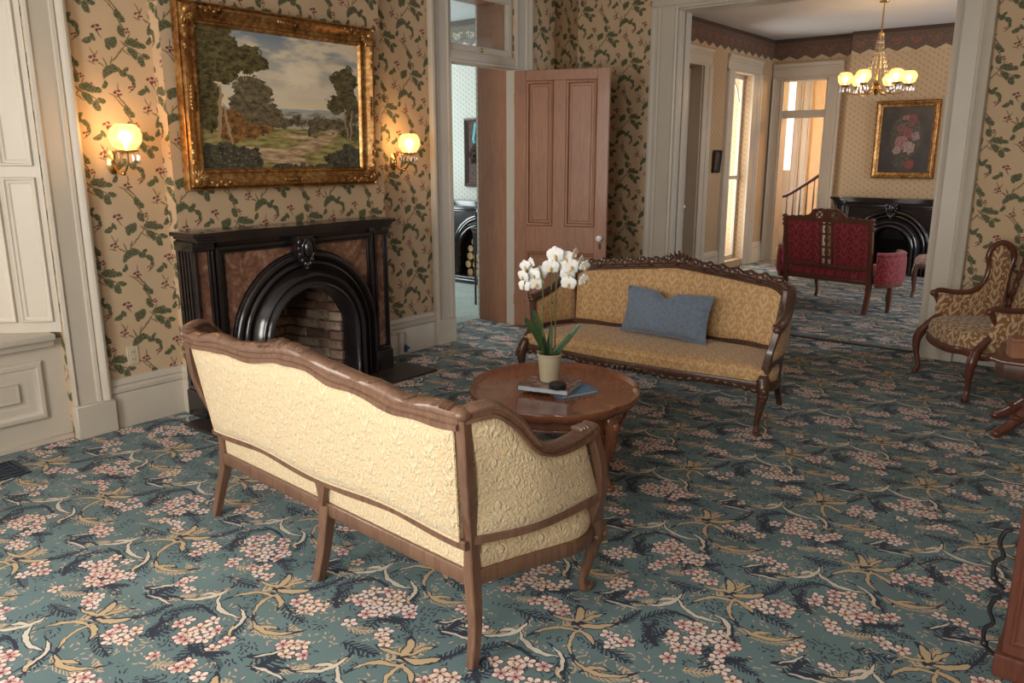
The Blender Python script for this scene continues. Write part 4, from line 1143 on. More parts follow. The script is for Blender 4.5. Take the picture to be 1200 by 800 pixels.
    if bricks:
        L, hB, g_ = .205, .062, .010
        bm = NB(); box(bm, -.5, .5, -.5, .5, -.5, .5); base = mk('brick', bm, 'brick_worn', t)
        bm2 = NB(); box(bm2, -L / 2, L / 2, -.035, .010, -hB / 2, hB / 2, .006, 1)
        me = bpy.data.meshes.new('brick'); bm2.to_mesh(me); bm2.free(); box_uv(me); me.materials.append(M['brick_worn'])
        bpy.data.objects.remove(base)
        rnd = random.Random(3)
        for (p, q) in zip(pl, pl[1:]):
            P, Q = Vector((cx + p[0], p[1], 0)), Vector((cx + q[0], q[1], 0)); d = Q - P; ln = d.length; ang = math.atan2(d.y, d.x)
            row = 0; z = hB / 2 + .006
            while z < hgt - .02:
                u = -.10 * (row % 2)
                while u < ln - .02:
                    u0, u1 = max(u, 0), min(u + L, ln)
                    if u1 - u0 > .03:
                        c = P + d.normalized() * ((u0 + u1) / 2)
                        o = bpy.data.objects.new('brick', me); o.parent = t
                        nx, ny = math.sin(ang), -math.cos(ang)
                        off = rnd.uniform(-.002, .006)
                        o.location = (c.x - d.normalized().y * 0 + nx * off, c.y + ny * off, z); o.rotation_euler = (rnd.uniform(-.03, .03), 0, ang); o.scale = ((u1 - u0) / L, 1, rnd.uniform(.94, 1.02))
                        COL.objects.link(o)
                    u += L + g_
                z += hB + g_; row += 1
    return t
f1 = mantel('fireplace', 'arched black slate fireplace with brown marble panels and brick firebox', (-4.45, 3.285, 0), R(90), hw=.775, cx=.045, Ri=.335, Ro=.59, shelf_ext=.03)
bm = NB(); box(bm, -4.47, -4.12, 2.36, 4.245, 0, .016, .004); tag(mk('hearth_slab', bm, 'hearth_slate'), 'dark slate hearth slab in front of the brick fireplace', 'hearth')
f2 = mantel('fireplace', 'black arched fireplace with cold dark firebox behind the red settee', (-2.78, YE - .37, 0), 0, hw=.77, H=1.04, Ro=.52, Ri=.27, zs=.36, marble='slate_black', bricks=False, box_d=.15, shelf_ext=.05)
f3 = mantel('fireplace', 'black arched fireplace stacked with logs in the side room', (-6.67, 7.76, 0), 0, hw=.78, H=1.04, Ro=.52, Ri=.36, zs=.36, marble='slate_black', bricks=False, box_d=.12, shelf_ext=.05)
# base curb of the side-room fireplace
bm = NB(); prism(bm, [(-.72, .0), (-.70, -.12), (-.55, -.20), (0, -.22), (.55, -.20), (.70, -.12), (.72, 0)], 0, .055, 'z', .012); prism(bm, [(-.66, .0), (-.64, -.10), (-.52, -.16), (0, -.18), (.52, -.16), (.64, -.10), (.66, 0)], .055, .085, 'z', .01); mk('hearth_curb', bm, 'slate_black', f3)
# logs stacked in it
rnd = random.Random(5)
bm = NB(); lathe(bm, [(.0, -.13), (.055, -.13), (.056, 0), (.055, .13), (.0, .13)], 9, Matrix.Rotation(R(90), 4, 'X')); lo = mk('log', bm, 'log_bark')
bm = NB(); lathe(bm, [(.0, .130), (.050, .130), (.050, .134), (.0, .134)], 9, Matrix.Rotation(R(90), 4, 'X')); le = mk('cut_end', bm, 'log_end', lo)
logs = [(-.22, .06), (-.10, .055), (.02, .06), (.14, .055), (.25, .06), (-.24, .165), (-.13, .16), (.0, .165), (.12, .16), (.24, .165), (-.22, .27), (-.11, .26), (.01, .27), (.125, .265), (.235, .27), (-.20, .37), (-.09, .36), (.03, .375), (-.14, .46)]
first = True
for (lx, lz) in logs:
    o = lo if first else copy_tree(lo); first = False
    s = rnd.uniform(.82, 1.0)
    o.location = (-6.69 + lx, 7.90 + rnd.uniform(-.01, .01), lz + .085 - .06 + .03); o.scale = (s, 1, s); o.rotation_euler = (0, rnd.uniform(0, 6), 0)
    row = 0 if lz < .1 else 1 if lz < .2 else 2 if lz < .3 else 3 if lz < .4 else 4
    tag(o, ('round log in the bottom row of the side room fireplace stack', 'round log in the second row up of the side room fireplace stack', 'round log in the third row up of the side room fireplace stack', 'round log in the fourth row up of the side room fireplace stack', 'topmost log of the side room fireplace stack')[row], 'log', 'logs stacked in the side room fireplace')
# ------------------------------------------------------------------ carved settees
def sofa(name, label, loc, rz, fabric, frame, crest, carved, P):
    """local: x along the length, +y front, z up"""
    t = thing(name, label, 'sofa', loc, rz)
    zrail0, zrail1 = .258, .312
    def ztop(s): return interp(crest, s)
    lean = P['lean']; yb0 = P['yb']; bow = P['bow']; wb = P['wb']; flare = P['flare']
    def back(s, z): return Vector((s * (wb + flare * (z - .3)), yb0 - bow * s * s * -1 - lean * (z - .3), z))
    # ---- upholstered back, outer side towards the rear
    zl = P['zl']
    def fback(u, v):
        s = (2 * u - 1) * .965; a = zl(s) + .012; b_ = ztop(s) - .062
        return back(s, a + (b_ - a) * v)
    o = mk('back_panel', patch(fback, 44, 16, P['fb'][0], P['fb'][1], .012, 6.0), fabric, t)
    # piping round the back panel
    bm = NB()
    loop = [fback(u / 40, 0) for u in range(41)] + [fback(1, v / 12) for v in range(1, 13)] + [fback(1 - u / 40, 1) for u in range(1, 41)] + [fback(0, 1 - v / 12) for v in range(1, 12)]
    for off in (-.014, .014): sweep(bm, [p + Vector((0, off, 0)) for p in loop], .005, .005, 'tube6', up=(0, 1, 0), closed=True)
    mk('piping', bm, fabric, o)
    # ---- crest rail
    N = 72
    path = [back(-1 + 2 * i / N, ztop(-1 + 2 * i / N) - .034) for i in range(N + 1)]
    hh = [.036 + .004 * math.cos(i * .55) for i in range(N + 1)]
    bm = NB(); sweep(bm, path, P.get('cw', .030), hh, 'mould', up=(0, 0, 1))
    for s in (-1, 1):                         # ears rolling over the corners
        c = back(s, ztop(s) - .02)
        ellipsoid(bm, c + Vector((s * .008, -.004, 0)), (.026, .033, .022), None, 12, 8)
        for k in range(3): ellipsoid(bm, c + Vector((-s * (.03 + .014 * k), -.012, .018)), (.007, .03, .012), None, 8, 6)
    rnd = random.Random(11)
    if carved:
        # continuous carved foliage along the crest, rising to a central spray
        n = 46
        for i in range(n + 1):
            s = -.97 + 1.94 * i / n
            p = back(s, ztop(s) + .0)
            a = math.sin(i * 1.3) * .6 + (-.5 if s < 0 else .5)
            ellipsoid(bm, p + Vector((0, .012 + .008 * (i % 2), -.012 + .010 * math.sin(i * 2.1))), (.030, .024, .018 + .008 * (i % 3)), Euler((0, a, 0)).to_matrix(), 8, 6)
        for k in range(-4, 5):
            p = back(k * .03, ztop(0) + .012 - abs(k) * .006)
            ellipsoid(bm, p + Vector((0, .012, 0)), (.015, .024, .042 - abs(k) * .003), Euler((0, k * .28, 0)).to_matrix(), 8, 6)
    else:
        for k in range(-3, 4):
            p = back(P['peak'] + k * .018, ztop(P['peak']) - .006 - abs(k) * .004)
            ellipsoid(bm, p + Vector((0, 0, 0)), (.010, .030, .026 - abs(k) * .002), Euler((0, k * .30, 0)).to_matrix(), 8, 6)
        for sg in (-1, 1):
            for (ds, r) in ((.10, .022), (.16, .016)):
                p = back(P['peak'] + sg * ds, ztop(P['peak'] + sg * ds)); ellipsoid(bm, p + Vector((0, 0, .0)), (r * 1.6, .030, .010), Euler((0, sg * .25, 0)).to_matrix(), 10, 6)
        # notched steps of the crest
        for s in (-.83, -.62, -.40, .30, .52, .72, .88):
            p = back(s, ztop(s) - .004); ellipsoid(bm, p, (.030, .030, .007), Euler((0, -.18 if s > 0 else .18, 0)).to_matrix(), 8, 6)
    mk('crest_rail', bm, frame, t)
    # ---- rear posts and legs in one piece, each its own
    for sg in (-1, 1):
        bm = NB()
        top = back(sg, ztop(sg) - .03)
        pts = catmull([(sg * P['rf'][0], P['rf'][1], 0), (sg * (P['rf'][0] - .015), P['rf'][1] + .030, .13), (sg * P['rc'][0], P['rc'][1], .28), (sg * (P['rc'][0] + .006), P['rc'][1] - .012, .45), (top.x, top.y + .015, .66), tuple(top)], 6)
        sweep(bm, pts, [.016, .018, .021, .018, .017, .020], [.016, .019, .024, .019, .017, .020], 'rect', up=(0, 1, 0))
        mk('rear_leg', bm, frame, t)
    if P.get('mid'):
        bm = NB(); sweep(bm, catmull([(0, P['rf'][1] - .015, 0), (0, P['rf'][1] + .02, .13), (0, P['rc'][1], .30)], 6), [.020, .022, .026], [.020, .022, .026], 'rect', up=(0, 1, 0)); mk('rear_leg', bm, frame, t)
        bm = NB(); z0_, z1_ = zrail1 - .01, zl(0) + .01
        prism(bm, [(-.013, z0_), (.013, z0_), (.016, z0_ + .05), (.045, z1_), (-.045, z1_), (-.016, z0_ + .05)], yb0 - .02, yb0 + .015, 'y', .004); mk('centre_brace', bm, frame, t)
    # ---- lower back rail
    bm = NB(); sweep(bm, [back(-1 + 2 * i / 30, zl(-1 + 2 * i / 30)) for i in range(31)], .017, [.012 + .006 * abs(math.sin(i * .4)) for i in range(31)], 'rect', up=(0, 0, 1)); mk('lower_back_rail', bm, frame, t)
    # ---- arms
    AR = P['arm']
    for sg in (-1, 1):
        ap = catmull([(sg * a[0], a[1], a[2]) for a in AR], 7)
        bm = NB(); n = len(ap)
        sweep(bm, ap, [.026, .028, .027, .025, .026, .028, .03], [.024, .026, .024, .020, .020, .022, .024], 'mould', up=(0, 0, 1))
        e = Vector((sg * AR[-1][0], AR[-1][1], AR[-1][2]))
        ellipsoid(bm, e + Vector((0, .006, -.012)), (.030, .030, .028), None, 12, 8)
        for k in range(3): ellipsoid(bm, e + Vector((0, -.045 - .016 * k, .014)), (.026, .007, .012), None, 8, 6)
        ar = mk('arm_rail', bm, frame, t)
        # arm support running into the front leg knee
        sp = catmull([(sg * q[0], q[1], q[2]) for q in P['support']], 6)
        bm = NB(); sweep(bm, sp, [.020, .019, .020, .024, .030], [.022, .020, .020, .026, .034], 'rect', up=(0, 1, 0)); mk('arm_support', bm, frame, t)
        # lower arm rail
        lr = catmull([(sg * q[0], q[1], q[2]) for q in P['lowarm']], 6)
        bm = NB(); sweep(bm, lr, .014, [.016, .013, .017], 'rect', up=(0, 0, 1)); mk('lower_arm_rail', bm, frame, t)
        # upholstered arm panel between lower rail and arm rail
        def lo(u): x = u * (len(lr) - 1); i = min(int(x), len(lr) - 2); return lr[i].lerp(lr[i + 1], x - i)
        def hi(u): x = u * (len(ap) - 1) * P['armcut']; i = min(int(x), len(ap) - 2); return ap[i].lerp(ap[i + 1], x - i)
        def farm(u, v, sg=sg):
            u2 = .03 + .94 * u
            a, b_ = lo(u2) + Vector((0, 0, .016)), hi(u2) - Vector((0, 0, .022))
            return a.lerp(b_, v)
        po = (.016, .022) if sg > 0 else (.022, .016)
        mk('arm_panel', patch(farm, 16, 12, po[0], po[1], .009, 5.0), fabric, t)
        # front cabriole leg
        bm = NB(); fl = catmull([(sg * q[0], q[1], q[2]) for q in P['fleg']], 6)
        sweep(bm, fl, [.040, .036, .026, .019, .016, .022, .026], [.040, .036, .026, .019, .016, .024, .018], 'round', up=(0, 1, 0))
        k0 = Vector((sg * P['fleg'][1][0], P['fleg'][1][1], P['fleg'][1][2]))
        for (dx, dz, r) in ((0, .01, .020), (.014, -.02, .014), (-.014, -.02, .014), (0, -.045, .012)): ellipsoid(bm, k0 + Vector((dx + sg * .012, .026, dz)), (r, .016, r * 1.2))
        fe = Vector((sg * P['fleg'][-1][0], P['fleg'][-1][1], .014)); ellipsoid(bm, fe + Vector((sg * .004, .010, 0)), (.026, .030, .014), None, 10, 6)
        mk('front_leg', bm, frame, t)
    # ---- seat rail: back, sides, serpentine front
    xs, yf = P['seat']
    def front(s): return Vector((s * xs, yf + .035 * math.cos(s * PI) * .6 + .02, 0))
    outline = [Vector((P['rc'][0] * (-1 + 2 * i / 16), P['rc'][1] - .004, 0)) for i in range(17)]
    side = catmull([(P['rc'][0], P['rc'][1], 0), (P['rc'][0] + .055, .25, 0), (xs + .03, yf - .12, 0), (xs, yf, 0)], 5)
    fr = [front(1 - 2 * i / 30) for i in range(31)]
    ring = outline + side[1:-1] + fr + [Vector((-p.x, p.y, 0)) for p in reversed(side[1:-1])]
    bm = NB()
    def rail_z(p):        # front apron drops a little in scallops
        return 0.0
    sweep(bm, [p + Vector((0, 0, (zrail0 + zrail1) / 2)) for p in ring], .016, (zrail1 - zrail0) / 2, 'rect', closed=True)
    sr = mk('seat_rail', bm, frame, t)
    bm = NB()
    for i in range(0, 31):
        p = fr[i]; s = 1 - 2 * i / 30
        dz = .012 * math.cos(s * PI * 3)
        ellipsoid(bm, Vector((p.x, p.y + .012, zrail0 + .012 + dz)), (.030, .014, .016), Euler((0, math.sin(s * PI * 3) * .5, 0)).to_matrix(), 8, 6)
    for k in range(-3, 4): ellipsoid(bm, front(k * .045) + Vector((0, .018, zrail0 + .022 - abs(k) * .004)), (.014, .016, .026), Euler((0, k * .3, 0)).to_matrix(), 8, 6)
    mk('rail_carving', bm, frame, sr)
    # ---- seat
    bm = NB(); uvl = bm.loops.layers.uv.new('UVMap')
    c = Vector((0, (P['rc'][1] + yf) / 2, 0)); zt = P['zseat']
    levels = [(1.0, zrail1 - .012), (1.008, zrail1 + .02), (1.012, zrail1 + .05), (1.0, zt - .028), (.975, zt - .008), (.93, zt + .004), (.8, zt + .014), (.55, zt + .022), (.25, zt + .025)]
    rings = []
    for k, z in levels: rings.append([bm.verts.new((c + (p - c) * k) + Vector((0, 0, z))) for p in ring])
    cv = bm.verts.new(c + Vector((0, 0, zt + .026))); m = len(ring)
    for A, B_ in zip(rings, rings[1:]):
        for i in range(m): bm.faces.new((A[i], A[(i + 1) % m], B_[(i + 1) % m], B_[i]))
    for i in range(m): bm.faces.new((rings[-1][i], rings[-1][(i + 1) % m], cv))
    bm.faces.new(list(reversed(rings[0])))
    for f in bm.faces:
        f.normal_update(); n = f.normal
        for l in f.loops:
            co = l.vert.co
            l[uvl].uv = (co.x, co.y + (zt - co.z)) if abs(n.z) > .5 or abs(n.y) > abs(n.x) else (co.y, co.z)
    mk('seat', bm, fabric, t, ang=50)
    return t

crest1 = [(-1, .885), (-.9, .882), (-.83, .884), (-.72, .900), (-.6, .904), (-.5, .899), (-.4, .903), (-.25, .918), (-.12, .940), (0, .946), (.12, .940), (.25, .918), (.38, .915), (.52, .906), (.66, .885), (.74, .888), (.84, .894), (1.0, .900)]
low1 = lambda s: .425 - .018 * math.cos(s * PI * 2) * .6 - .006 * (1 - s * s)
ARM1 = [(.85, -.045, .875), (.872, .0, .885), (.895, .055, .880), (.915, .125, .820), (.930, .195, .735), (.936, .27, .705), (.938, .38, .705), (.936, .475, .722)]
SUP1 = [(.936, .475, .715), (.944, .515, .60), (.938, .535, .48), (.905, .555, .39), (.870, .585, .33)]
P1 = dict(lean=.135, yb=.035, bow=-.0, wb=.792, flare=.10, zl=low1, fb=(.030, .030), peak=-.10, mid=True,
          rf=(.833, .0), rc=(.790, .05), arm=ARM1, armcut=.95, support=SUP1, lowarm=[(.80, .045, .425), (.90, .25, .435), (.935, .53, .455)],
          fleg=[(.868, .585, .345), (.872, .605, .28), (.858, .615, .20), (.832, .615, .11), (.815, .612, .05), (.814, .622, .02), (.814, .630, .006)], seat=(.875, .575), zseat=.415)
s1 = sofa('sofa', 'cream brocade settee seen from its pale back, walnut frame, by the fireplace', (-2.345, 1.74, 0), R(-3.5), 'fabric_cream', 'wood_walnut', crest1, False, P1)

crest2 = [(-1, .81), (-.95, .838), (-.87, .852), (-.7, .865), (-.4, .888), (-.2, .903), (0, .918), (.2, .903), (.4, .888), (.7, .865), (.87, .852), (.95, .838), (1, .81)]
low2 = lambda s: .415
ARM2 = [(.80, -.005, .790), (.825, .06, .765), (.845, .14, .715), (.862, .24, .665), (.875, .36, .635), (.880, .46, .622)]
SUP2 = [(.880, .46, .615), (.868, .475, .54), (.852, .49, .46), (.852, .53, .38), (.858, .585, .31)]
P2 = dict(lean=.20, yb=.065, bow=.06, wb=.745, flare=.08, zl=low2, fb=(.035, .03), peak=0, mid=False, cw=.028,
          rf=(.775, -.04), rc=(.765, .03), arm=ARM2, armcut=.97, support=SUP2, lowarm=[(.775, .04, .395), (.85, .25, .40), (.86, .50, .40)],
          fleg=[(.855, .585, .325), (.868, .610, .26), (.862, .622, .18), (.850, .622, .10), (.845, .618, .05), (.852, .630, .02), (.856, .64, .006)], seat=(.865, .585), zseat=.385)
s2 = sofa('sofa', 'gold damask settee with dark carved crest, facing the coffee table', (-2.53, 4.985, 0), R(182.5), 'fabric_gold', 'wood_dark', crest2, True, P2)

# ------------------------------------------------------------------ blue cushion leaning on the gold settee
def cushion():
    bm = NB(); uvl = bm.loops.layers.uv.new('UVMap'); nu, nv = 22, 14; w, h = .63, .315
    A, B_ = [], []
    for i in range(nu + 1):
        ra, rb = [], []
        for j in range(nv + 1):
            u, v = 2 * i / nu - 1, 2 * j / nv - 1
            k = math.sqrt(max(0, (1 - abs(u) ** 2.6) * (1 - abs(v) ** 2.6)))
            ix = (1 - .06 * (1 - v * v) * abs(u) ** 4); iz = (1 - .10 * (1 - u * u) * abs(v) ** 4)
            x, z = u * w / 2 * ix, v * h / 2 * iz
            dent = -.045 * math.exp(-((u + .05) / .16) ** 2) * math.exp(-((v - 1.0) / .5) ** 2)
            zz = z + dent
            wr = .006 * math.sin(u * 7 + v * 4) * k
            a = bm.verts.new((x, -.062 * k - wr, zz)); b_ = bm.verts.new((x, .055 * k, zz)) if 0 < i < nu and 0 < j < nv else a
            ra.append(a); rb.append(b_)
        A.append(ra); B_.append(rb)
    for i in range(nu):
        for j in range(nv):
            bm.faces.new((A[i][j], A[i + 1][j], A[i + 1][j + 1], A[i][j + 1]))
            q = (B_[i][j], B_[i][j + 1], B_[i + 1][j + 1], B_[i + 1][j])
            try: bm.faces.new(q)
            except ValueError: pass
    for f in bm.faces:
        for l in f.loops: l[uvl].uv = (l.vert.co.x, l.vert.co.z)
    edge = [A[i][0].co.copy() for i in range(nu + 1)] + [A[nu][j].co.copy() for j in range(1, nv + 1)] + [A[i][nv].co.copy() for i in range(nu - 1, -1, -1)] + [A[0][j].co.copy() for j in range(nv - 1, 0, -1)]
    o = tag(mk('cushion', bm, 'fabric_blue', None, (-2.47, 4.76, .571), (R(-15), R(1.5), R(1))), 'plain blue oblong cushion resting on the gold settee', 'cushion')
    bm = NB(); sweep(bm, edge, .006, .006, 'tube6', up=(0, 1, 0), closed=True); mk('piping', bm, 'fabric_blue', o)
cushion()
# ------------------------------------------------------------------ coffee table with a scalloped tray top
TZ = .445
tb = thing('coffee_table', 'reddish oval coffee table with scalloped tray rim between the settees', 'table', (-2.315, 3.255, 0), R(125))
def oval(k, n=96, sc=.022):
    pts = []
    for i in range(n):
        a = 2 * PI * i / n
        r = 1 - sc * (abs(math.cos(a * 4)) ** .6 - .5) * -1
        cusp = -.035 * math.exp(-((((a + PI / 8) % (PI / 4)) - PI / 8) / .07) ** 2)
        r = 1.0 + cusp
        pts.append((.500 * k * r * math.cos(a), .445 * k * r * math.sin(a)))
    return pts
def rings(bm, lst):
    R_ = [[bm.verts.new((x, y, z)) for x, y in oval(k)] for k, z in lst]; n = len(R_[0])
    for A, B_ in zip(R_, R_[1:]):
        for i in range(n): bm.faces.new((A[i], A[(i + 1) % n], B_[(i + 1) % n], B_[i]))
    return R_
bm = NB()
rr = rings(bm, [(.86, TZ - .052), (.955, TZ - .050), (.985, TZ - .040), (.998, TZ - .022), (1.0, TZ - .006), (.992, TZ), (.978, TZ - .001), (.955, TZ - .010), (.935, TZ - .018), (.92, TZ - .020), (.5, TZ - .020)])
bm.faces.new(rr[0]); bm.faces.new(list(reversed(rr[-1])))
mk('table_top', bm, 'wood_table', tb)
# shaped apron
bm = NB(); n = 96; A0 = oval(.86, n); top, bot, topi, boti = [], [], [], []
for i, (x, y) in enumerate(A0):
    a = 2 * PI * i / n
    dz = .075 + .028 * math.cos(a * 4 + PI) + .012 * math.cos(a * 8)
    for (lst, k, z) in ((top, 1, TZ - .05), (bot, 1.0, TZ - .05 - dz), (topi, .95, TZ - .05), (boti, .95, TZ - .05 - dz)): lst.append(bm.verts.new((x * k, y * k, z)))
for i in range(n):
    j = (i + 1) % n
    bm.faces.new((top[i], top[j], bot[j], bot[i])); bm.faces.new((topi[i], boti[i], boti[j], topi[j])); bm.faces.new((bot[i], bot[j], boti[j], boti[i])); bm.faces.new((top[i], topi[i], topi[j], top[j]))
ap = mk('apron', bm, 'wood_table', tb)
bm = NB(); sweep(bm, [v for v in [Vector((x * 1.01, y * 1.01, TZ - .05 - (.072 + .028 * math.cos(2 * PI * i / n * 4 + PI) + .012 * math.cos(2 * PI * i / n * 8)))) for i, (x, y) in enumerate(A0)]], .006, .006, 'tube6', closed=True); mk('apron_bead', bm, 'wood_table', ap)
for k in range(4):
    a = PI / 4 + k * PI / 2
    c, s = math.cos(a), math.sin(a)
    def q(r, z): return (c * r * 1.06, s * r * .95, z)
    bm = NB(); sweep(bm, catmull([q(.385, TZ - .06), q(.415, TZ - .11), q(.420, .26), q(.395, .16), q(.385, .08), q(.405, .03), q(.425, .008)], 6), [.040, .040, .030, .022, .017, .020, .022], [.042, .040, .030, .022, .017, .020, .010], 'round', up=(-s, c, 0))
    ellipsoid(bm, Vector(q(.445, TZ - .115)), (.022, .022, .035)); ellipsoid(bm, Vector(q(.425, .014)), (.026, .026, .014))
    mk('leg', bm, 'wood_table', tb)

# ------------------------------------------------------------------ books, coaster, orchid on the tray
TT = TZ - .020
def book(name, label, loc, rz, w, h, t, cover):
    o = thing(name, label, 'book', loc, rz, 'books on the coffee table')
    bm = NB(); box(bm, -w / 2, w / 2, -h / 2, h / 2, 0, .003, .001); box(bm, -w / 2, w / 2, -h / 2, h / 2, t - .003, t, .001); box(bm, -w / 2, -w / 2 + .004, -h / 2, h / 2, 0, t, .001); mk('cover', bm, cover, o)
    bm = NB(); box(bm, -w / 2 + .004, w / 2 - .005, -h / 2 + .005, h / 2 - .005, .003, t - .003); mk('pages', bm, 'paper', o)
    return o
def photo_cover():
    g = G('book_photo'); o = g.obj(); n = g.noise(o, 28.0, 4.0, .6); n2 = g.noise(o, 70.0, 2.0)
    c = g.ramp(n, [(.35, (.03, .018, .018)), (.5, (.16, .085, .075)), (.62, (.36, .28, .25)), (.7, (.07, .04, .04))])
    g.fin(g.mix(g.rng(n2, .6, .7), c, (.45, .40, .36)), .25, coat=.4)
photo_cover()
book('book', 'thin blue-edged book, underneath on the coffee table', (-2.275, 3.285, TT), R(70), .235, .29, .018, 'book_blue')
book('book', 'book with pictured cover, on top under the orchid pot', (-2.315, 3.215, TT + .0185), R(15), .275, .225, .028, 'book_photo')
BZ = TT + .0185 + .0285
bm = NB(); lathe(bm, [(.0, 0), (.040, 0), (.044, .004), (.044, .022), (.040, .027), (.0, .028)], 28, Matrix.Translation((-2.222, 3.150, BZ))); tag(mk('round_tin', bm, 'coaster_black'), 'small round black tin on the pictured book', 'tin')

def orchid(loc):
    rt = Vector((math.cos(R(38.6)), math.sin(R(38.6)), 0)); fw = Vector((-rt.y, rt.x, 0))
    t = thing('potted_orchid', 'white moth orchid in a ribbed tan pot on the coffee table', 'plant', loc)
    def L3(r, z, d=0.0): return rt * r + fw * d + Vector((0, 0, z - loc[2]))
    bm = NB(); H = .150
    pr = [(.0, 0), (.046, 0), (.049, .004)]
    for i in range(18): z = .008 + i * .0072; r = .049 + .0145 * z / H; pr += [(r, z), (r - .0012, z + .0036)]
    pr += [(.0645, .140), (.066, .146), (.0655, .150), (.060, .150), (.058, .135), (.0, .135)]
    lathe(bm, pr, 32); mk('pot', bm, 'pot_tan', t, ang=60)
    bm = NB(); lathe(bm, [(.0, .136), (.057, .136), (.05, .143), (.0, .146)], 20); mk('soil', bm, 'soil', t)
    z0 = loc[2] + .14
    # strap leaves
    leaves = [((-.02, z0), (-.06, z0 + .09), (-.13, .805), .0, .030), ((-.015, z0), (-.05, z0 + .12), (-.09, .845), .03, .026), ((.01, z0), (.07, z0 + .06), (.155, .775), .0, .026), ((.01, z0), (.05, z0 + .035), (.10, .735), -.05, .020), ((-.01, z0), (-.03, z0 + .06), (-.04, .72), -.05, .018), ((.0, z0), (.0, z0 + .05), (.01, .755), .05, .022)]
    for a, b_, c, d, wd in leaves:
        pts = catmull([L3(a[0], a[1], 0), L3(b_[0], b_[1], d * .6), L3(c[0], c[1], d)], 8)
        n = len(pts); wd *= .68; ws = [wd * (.35 + .65 * math.sin(PI * min(1, (i / (n - 1)) * .9 + .08)) ** .7) * (1 if i < n - 1 else .15) for i in range(n)]
        bm = NB(); sweep(bm, pts, ws, .003, [(-1, .9), (-.5, -.2), (0, -1), (.5, -.2), (1, .9), (.5, .8), (0, .2), (-.5, .8)], up=tuple(-fw * .5 + Vector((0, 0, .6))))
        mk('leaf', bm, 'leaf_green', t)
    stems = [[(-.035, z0), (-.038, .80), (-.040, .95), (-.055, 1.06), (-.09, 1.085), (-.12, 1.05), (-.135, .98)],
             [(.010, z0), (.006, .80), (.004, .98), (.015, 1.07), (.05, 1.12), (.085, 1.09), (.092, 1.0)],
             [(.028, z0), (.030, .85), (.034, 1.0), (.07, 1.10), (.12, 1.13), (.16, 1.08), (.172, 1.01)]]
    for i, s in enumerate(stems):
        bm = NB(); sweep(bm, catmull([L3(a, z, .02 * (i - 1)) for a, z in s], 6), [.0032, .003, .0022], [.0032, .003, .0022], 'tube6'); mk('flower_stem', bm, 'stem_green', t)
    bm = NB(); sweep(bm, [L3(.024, z0 - .02, .02), L3(.030, 1.03, .025)], .0022, .0022, 'tube6'); mk('stake', bm, 'stake_brown', t)
    for (a, z) in ((-.038, .86), (.006, .885)):
        bm = NB(); ellipsoid(bm, L3(a + .003, z, -.002), (.007, .005, .004)); mk('stem_clip', bm, 'iron_black', t)
    # blossom: 3 sepals, 2 broad petals, small lip. local: faces -y
    def petal(bm, ang, ln, wd, cup):
        pts = []
        c, s = math.sin(ang), math.cos(ang)
        rows = []
        for i in range(6):
            u = i / 5; r = .003 + ln * u; w = wd * math.sin(PI * min(.97, .12 + .80 * u)) ** .8
            row = []
            for k in (-1, -.5, 0, .5, 1):
                y = -.003 + cup * u * u + .004 * k * k - .001
                px, pz = c * r + s * w * k, s * r - c * w * k
                row.append((px, y, pz))
            rows.append(row)
        for off in (0,):
            V = [[bm.verts.new(p) for p in row] for row in rows]; Wv = [[bm.verts.new((p[0], p[1] + .0012, p[2])) for p in row] for row in rows]
            for i in range(5):
                for k in range(4):
                    bm.faces.new((V[i][k], V[i + 1][k], V[i + 1][k + 1], V[i][k + 1])); bm.faces.new((Wv[i][k], Wv[i][k + 1], Wv[i + 1][k + 1], Wv[i + 1][k]))
            for i in range(5):
                bm.faces.new((V[i][0], Wv[i][0], Wv[i + 1][0], V[i + 1][0])); bm.faces.new((V[i][4], V[i + 1][4], Wv[i + 1][4], Wv[i][4]))
            for k in range(4):
                bm.faces.new((V[5][k], Wv[5][k], Wv[5][k + 1], V[5][k + 1]))
    bm = NB()
    for a in (0, R(128), R(-128)): petal(bm, a, .036, .017, .006)
    for a in (R(72), R(-72)): petal(bm, a, .036, .026, .001)
    b0 = mk('blossom', bm, 'petal_white', t, ang=60)
    bm = NB(); ellipsoid(bm, (0, -.008, -.004), (.006, .008, .007)); ellipsoid(bm, (0, -.010, -.013), (.004, .006, .008)); lip = mk('lip', bm, 'petal_yellow', b0)
    spots = [(-.126, 1.071, -35, 0.9), (-.139, 1.025, -40, 0.9), (-.134, .975, -30, .85), (-.100, 1.092, -60, .7), (-.074, .986, 10, 1.0), (-.055, 1.035, 5, 1.05), (-.085, 1.03, -20, .9), (.021, 1.132, -10, 1.15), (-.001, 1.071, -5, 1.15), (.073, 1.113, 5, 1.1), (.099, 1.074, 10, 1.15), (.087, 1.032, 5, 1.05), (.091, .986, -5, 1.05), (.121, 1.135, 60, .8), (.170, 1.074, 40, .85), (.150, 1.10, 60, .8), (.168, 1.003, 35, .85), (.044, 1.071, 0, .8)]
    rnd = random.Random(2)
    for i, (a, z, yaw, sc) in enumerate(spots):
        o = b0 if i == 0 else b0.copy()
        if i:
            COL.objects.link(o); l2 = lip.copy(); COL.objects.link(l2); l2.parent = o
        o.location = L3(a, z, -.03 + .03 * rnd.random()); o.rotation_euler = (R(rnd.uniform(-5, 20)), R(rnd.uniform(-18, 18)), R(38.6 + yaw)); o.scale = (sc,) * 3
orchid((-2.330, 3.232, BZ))
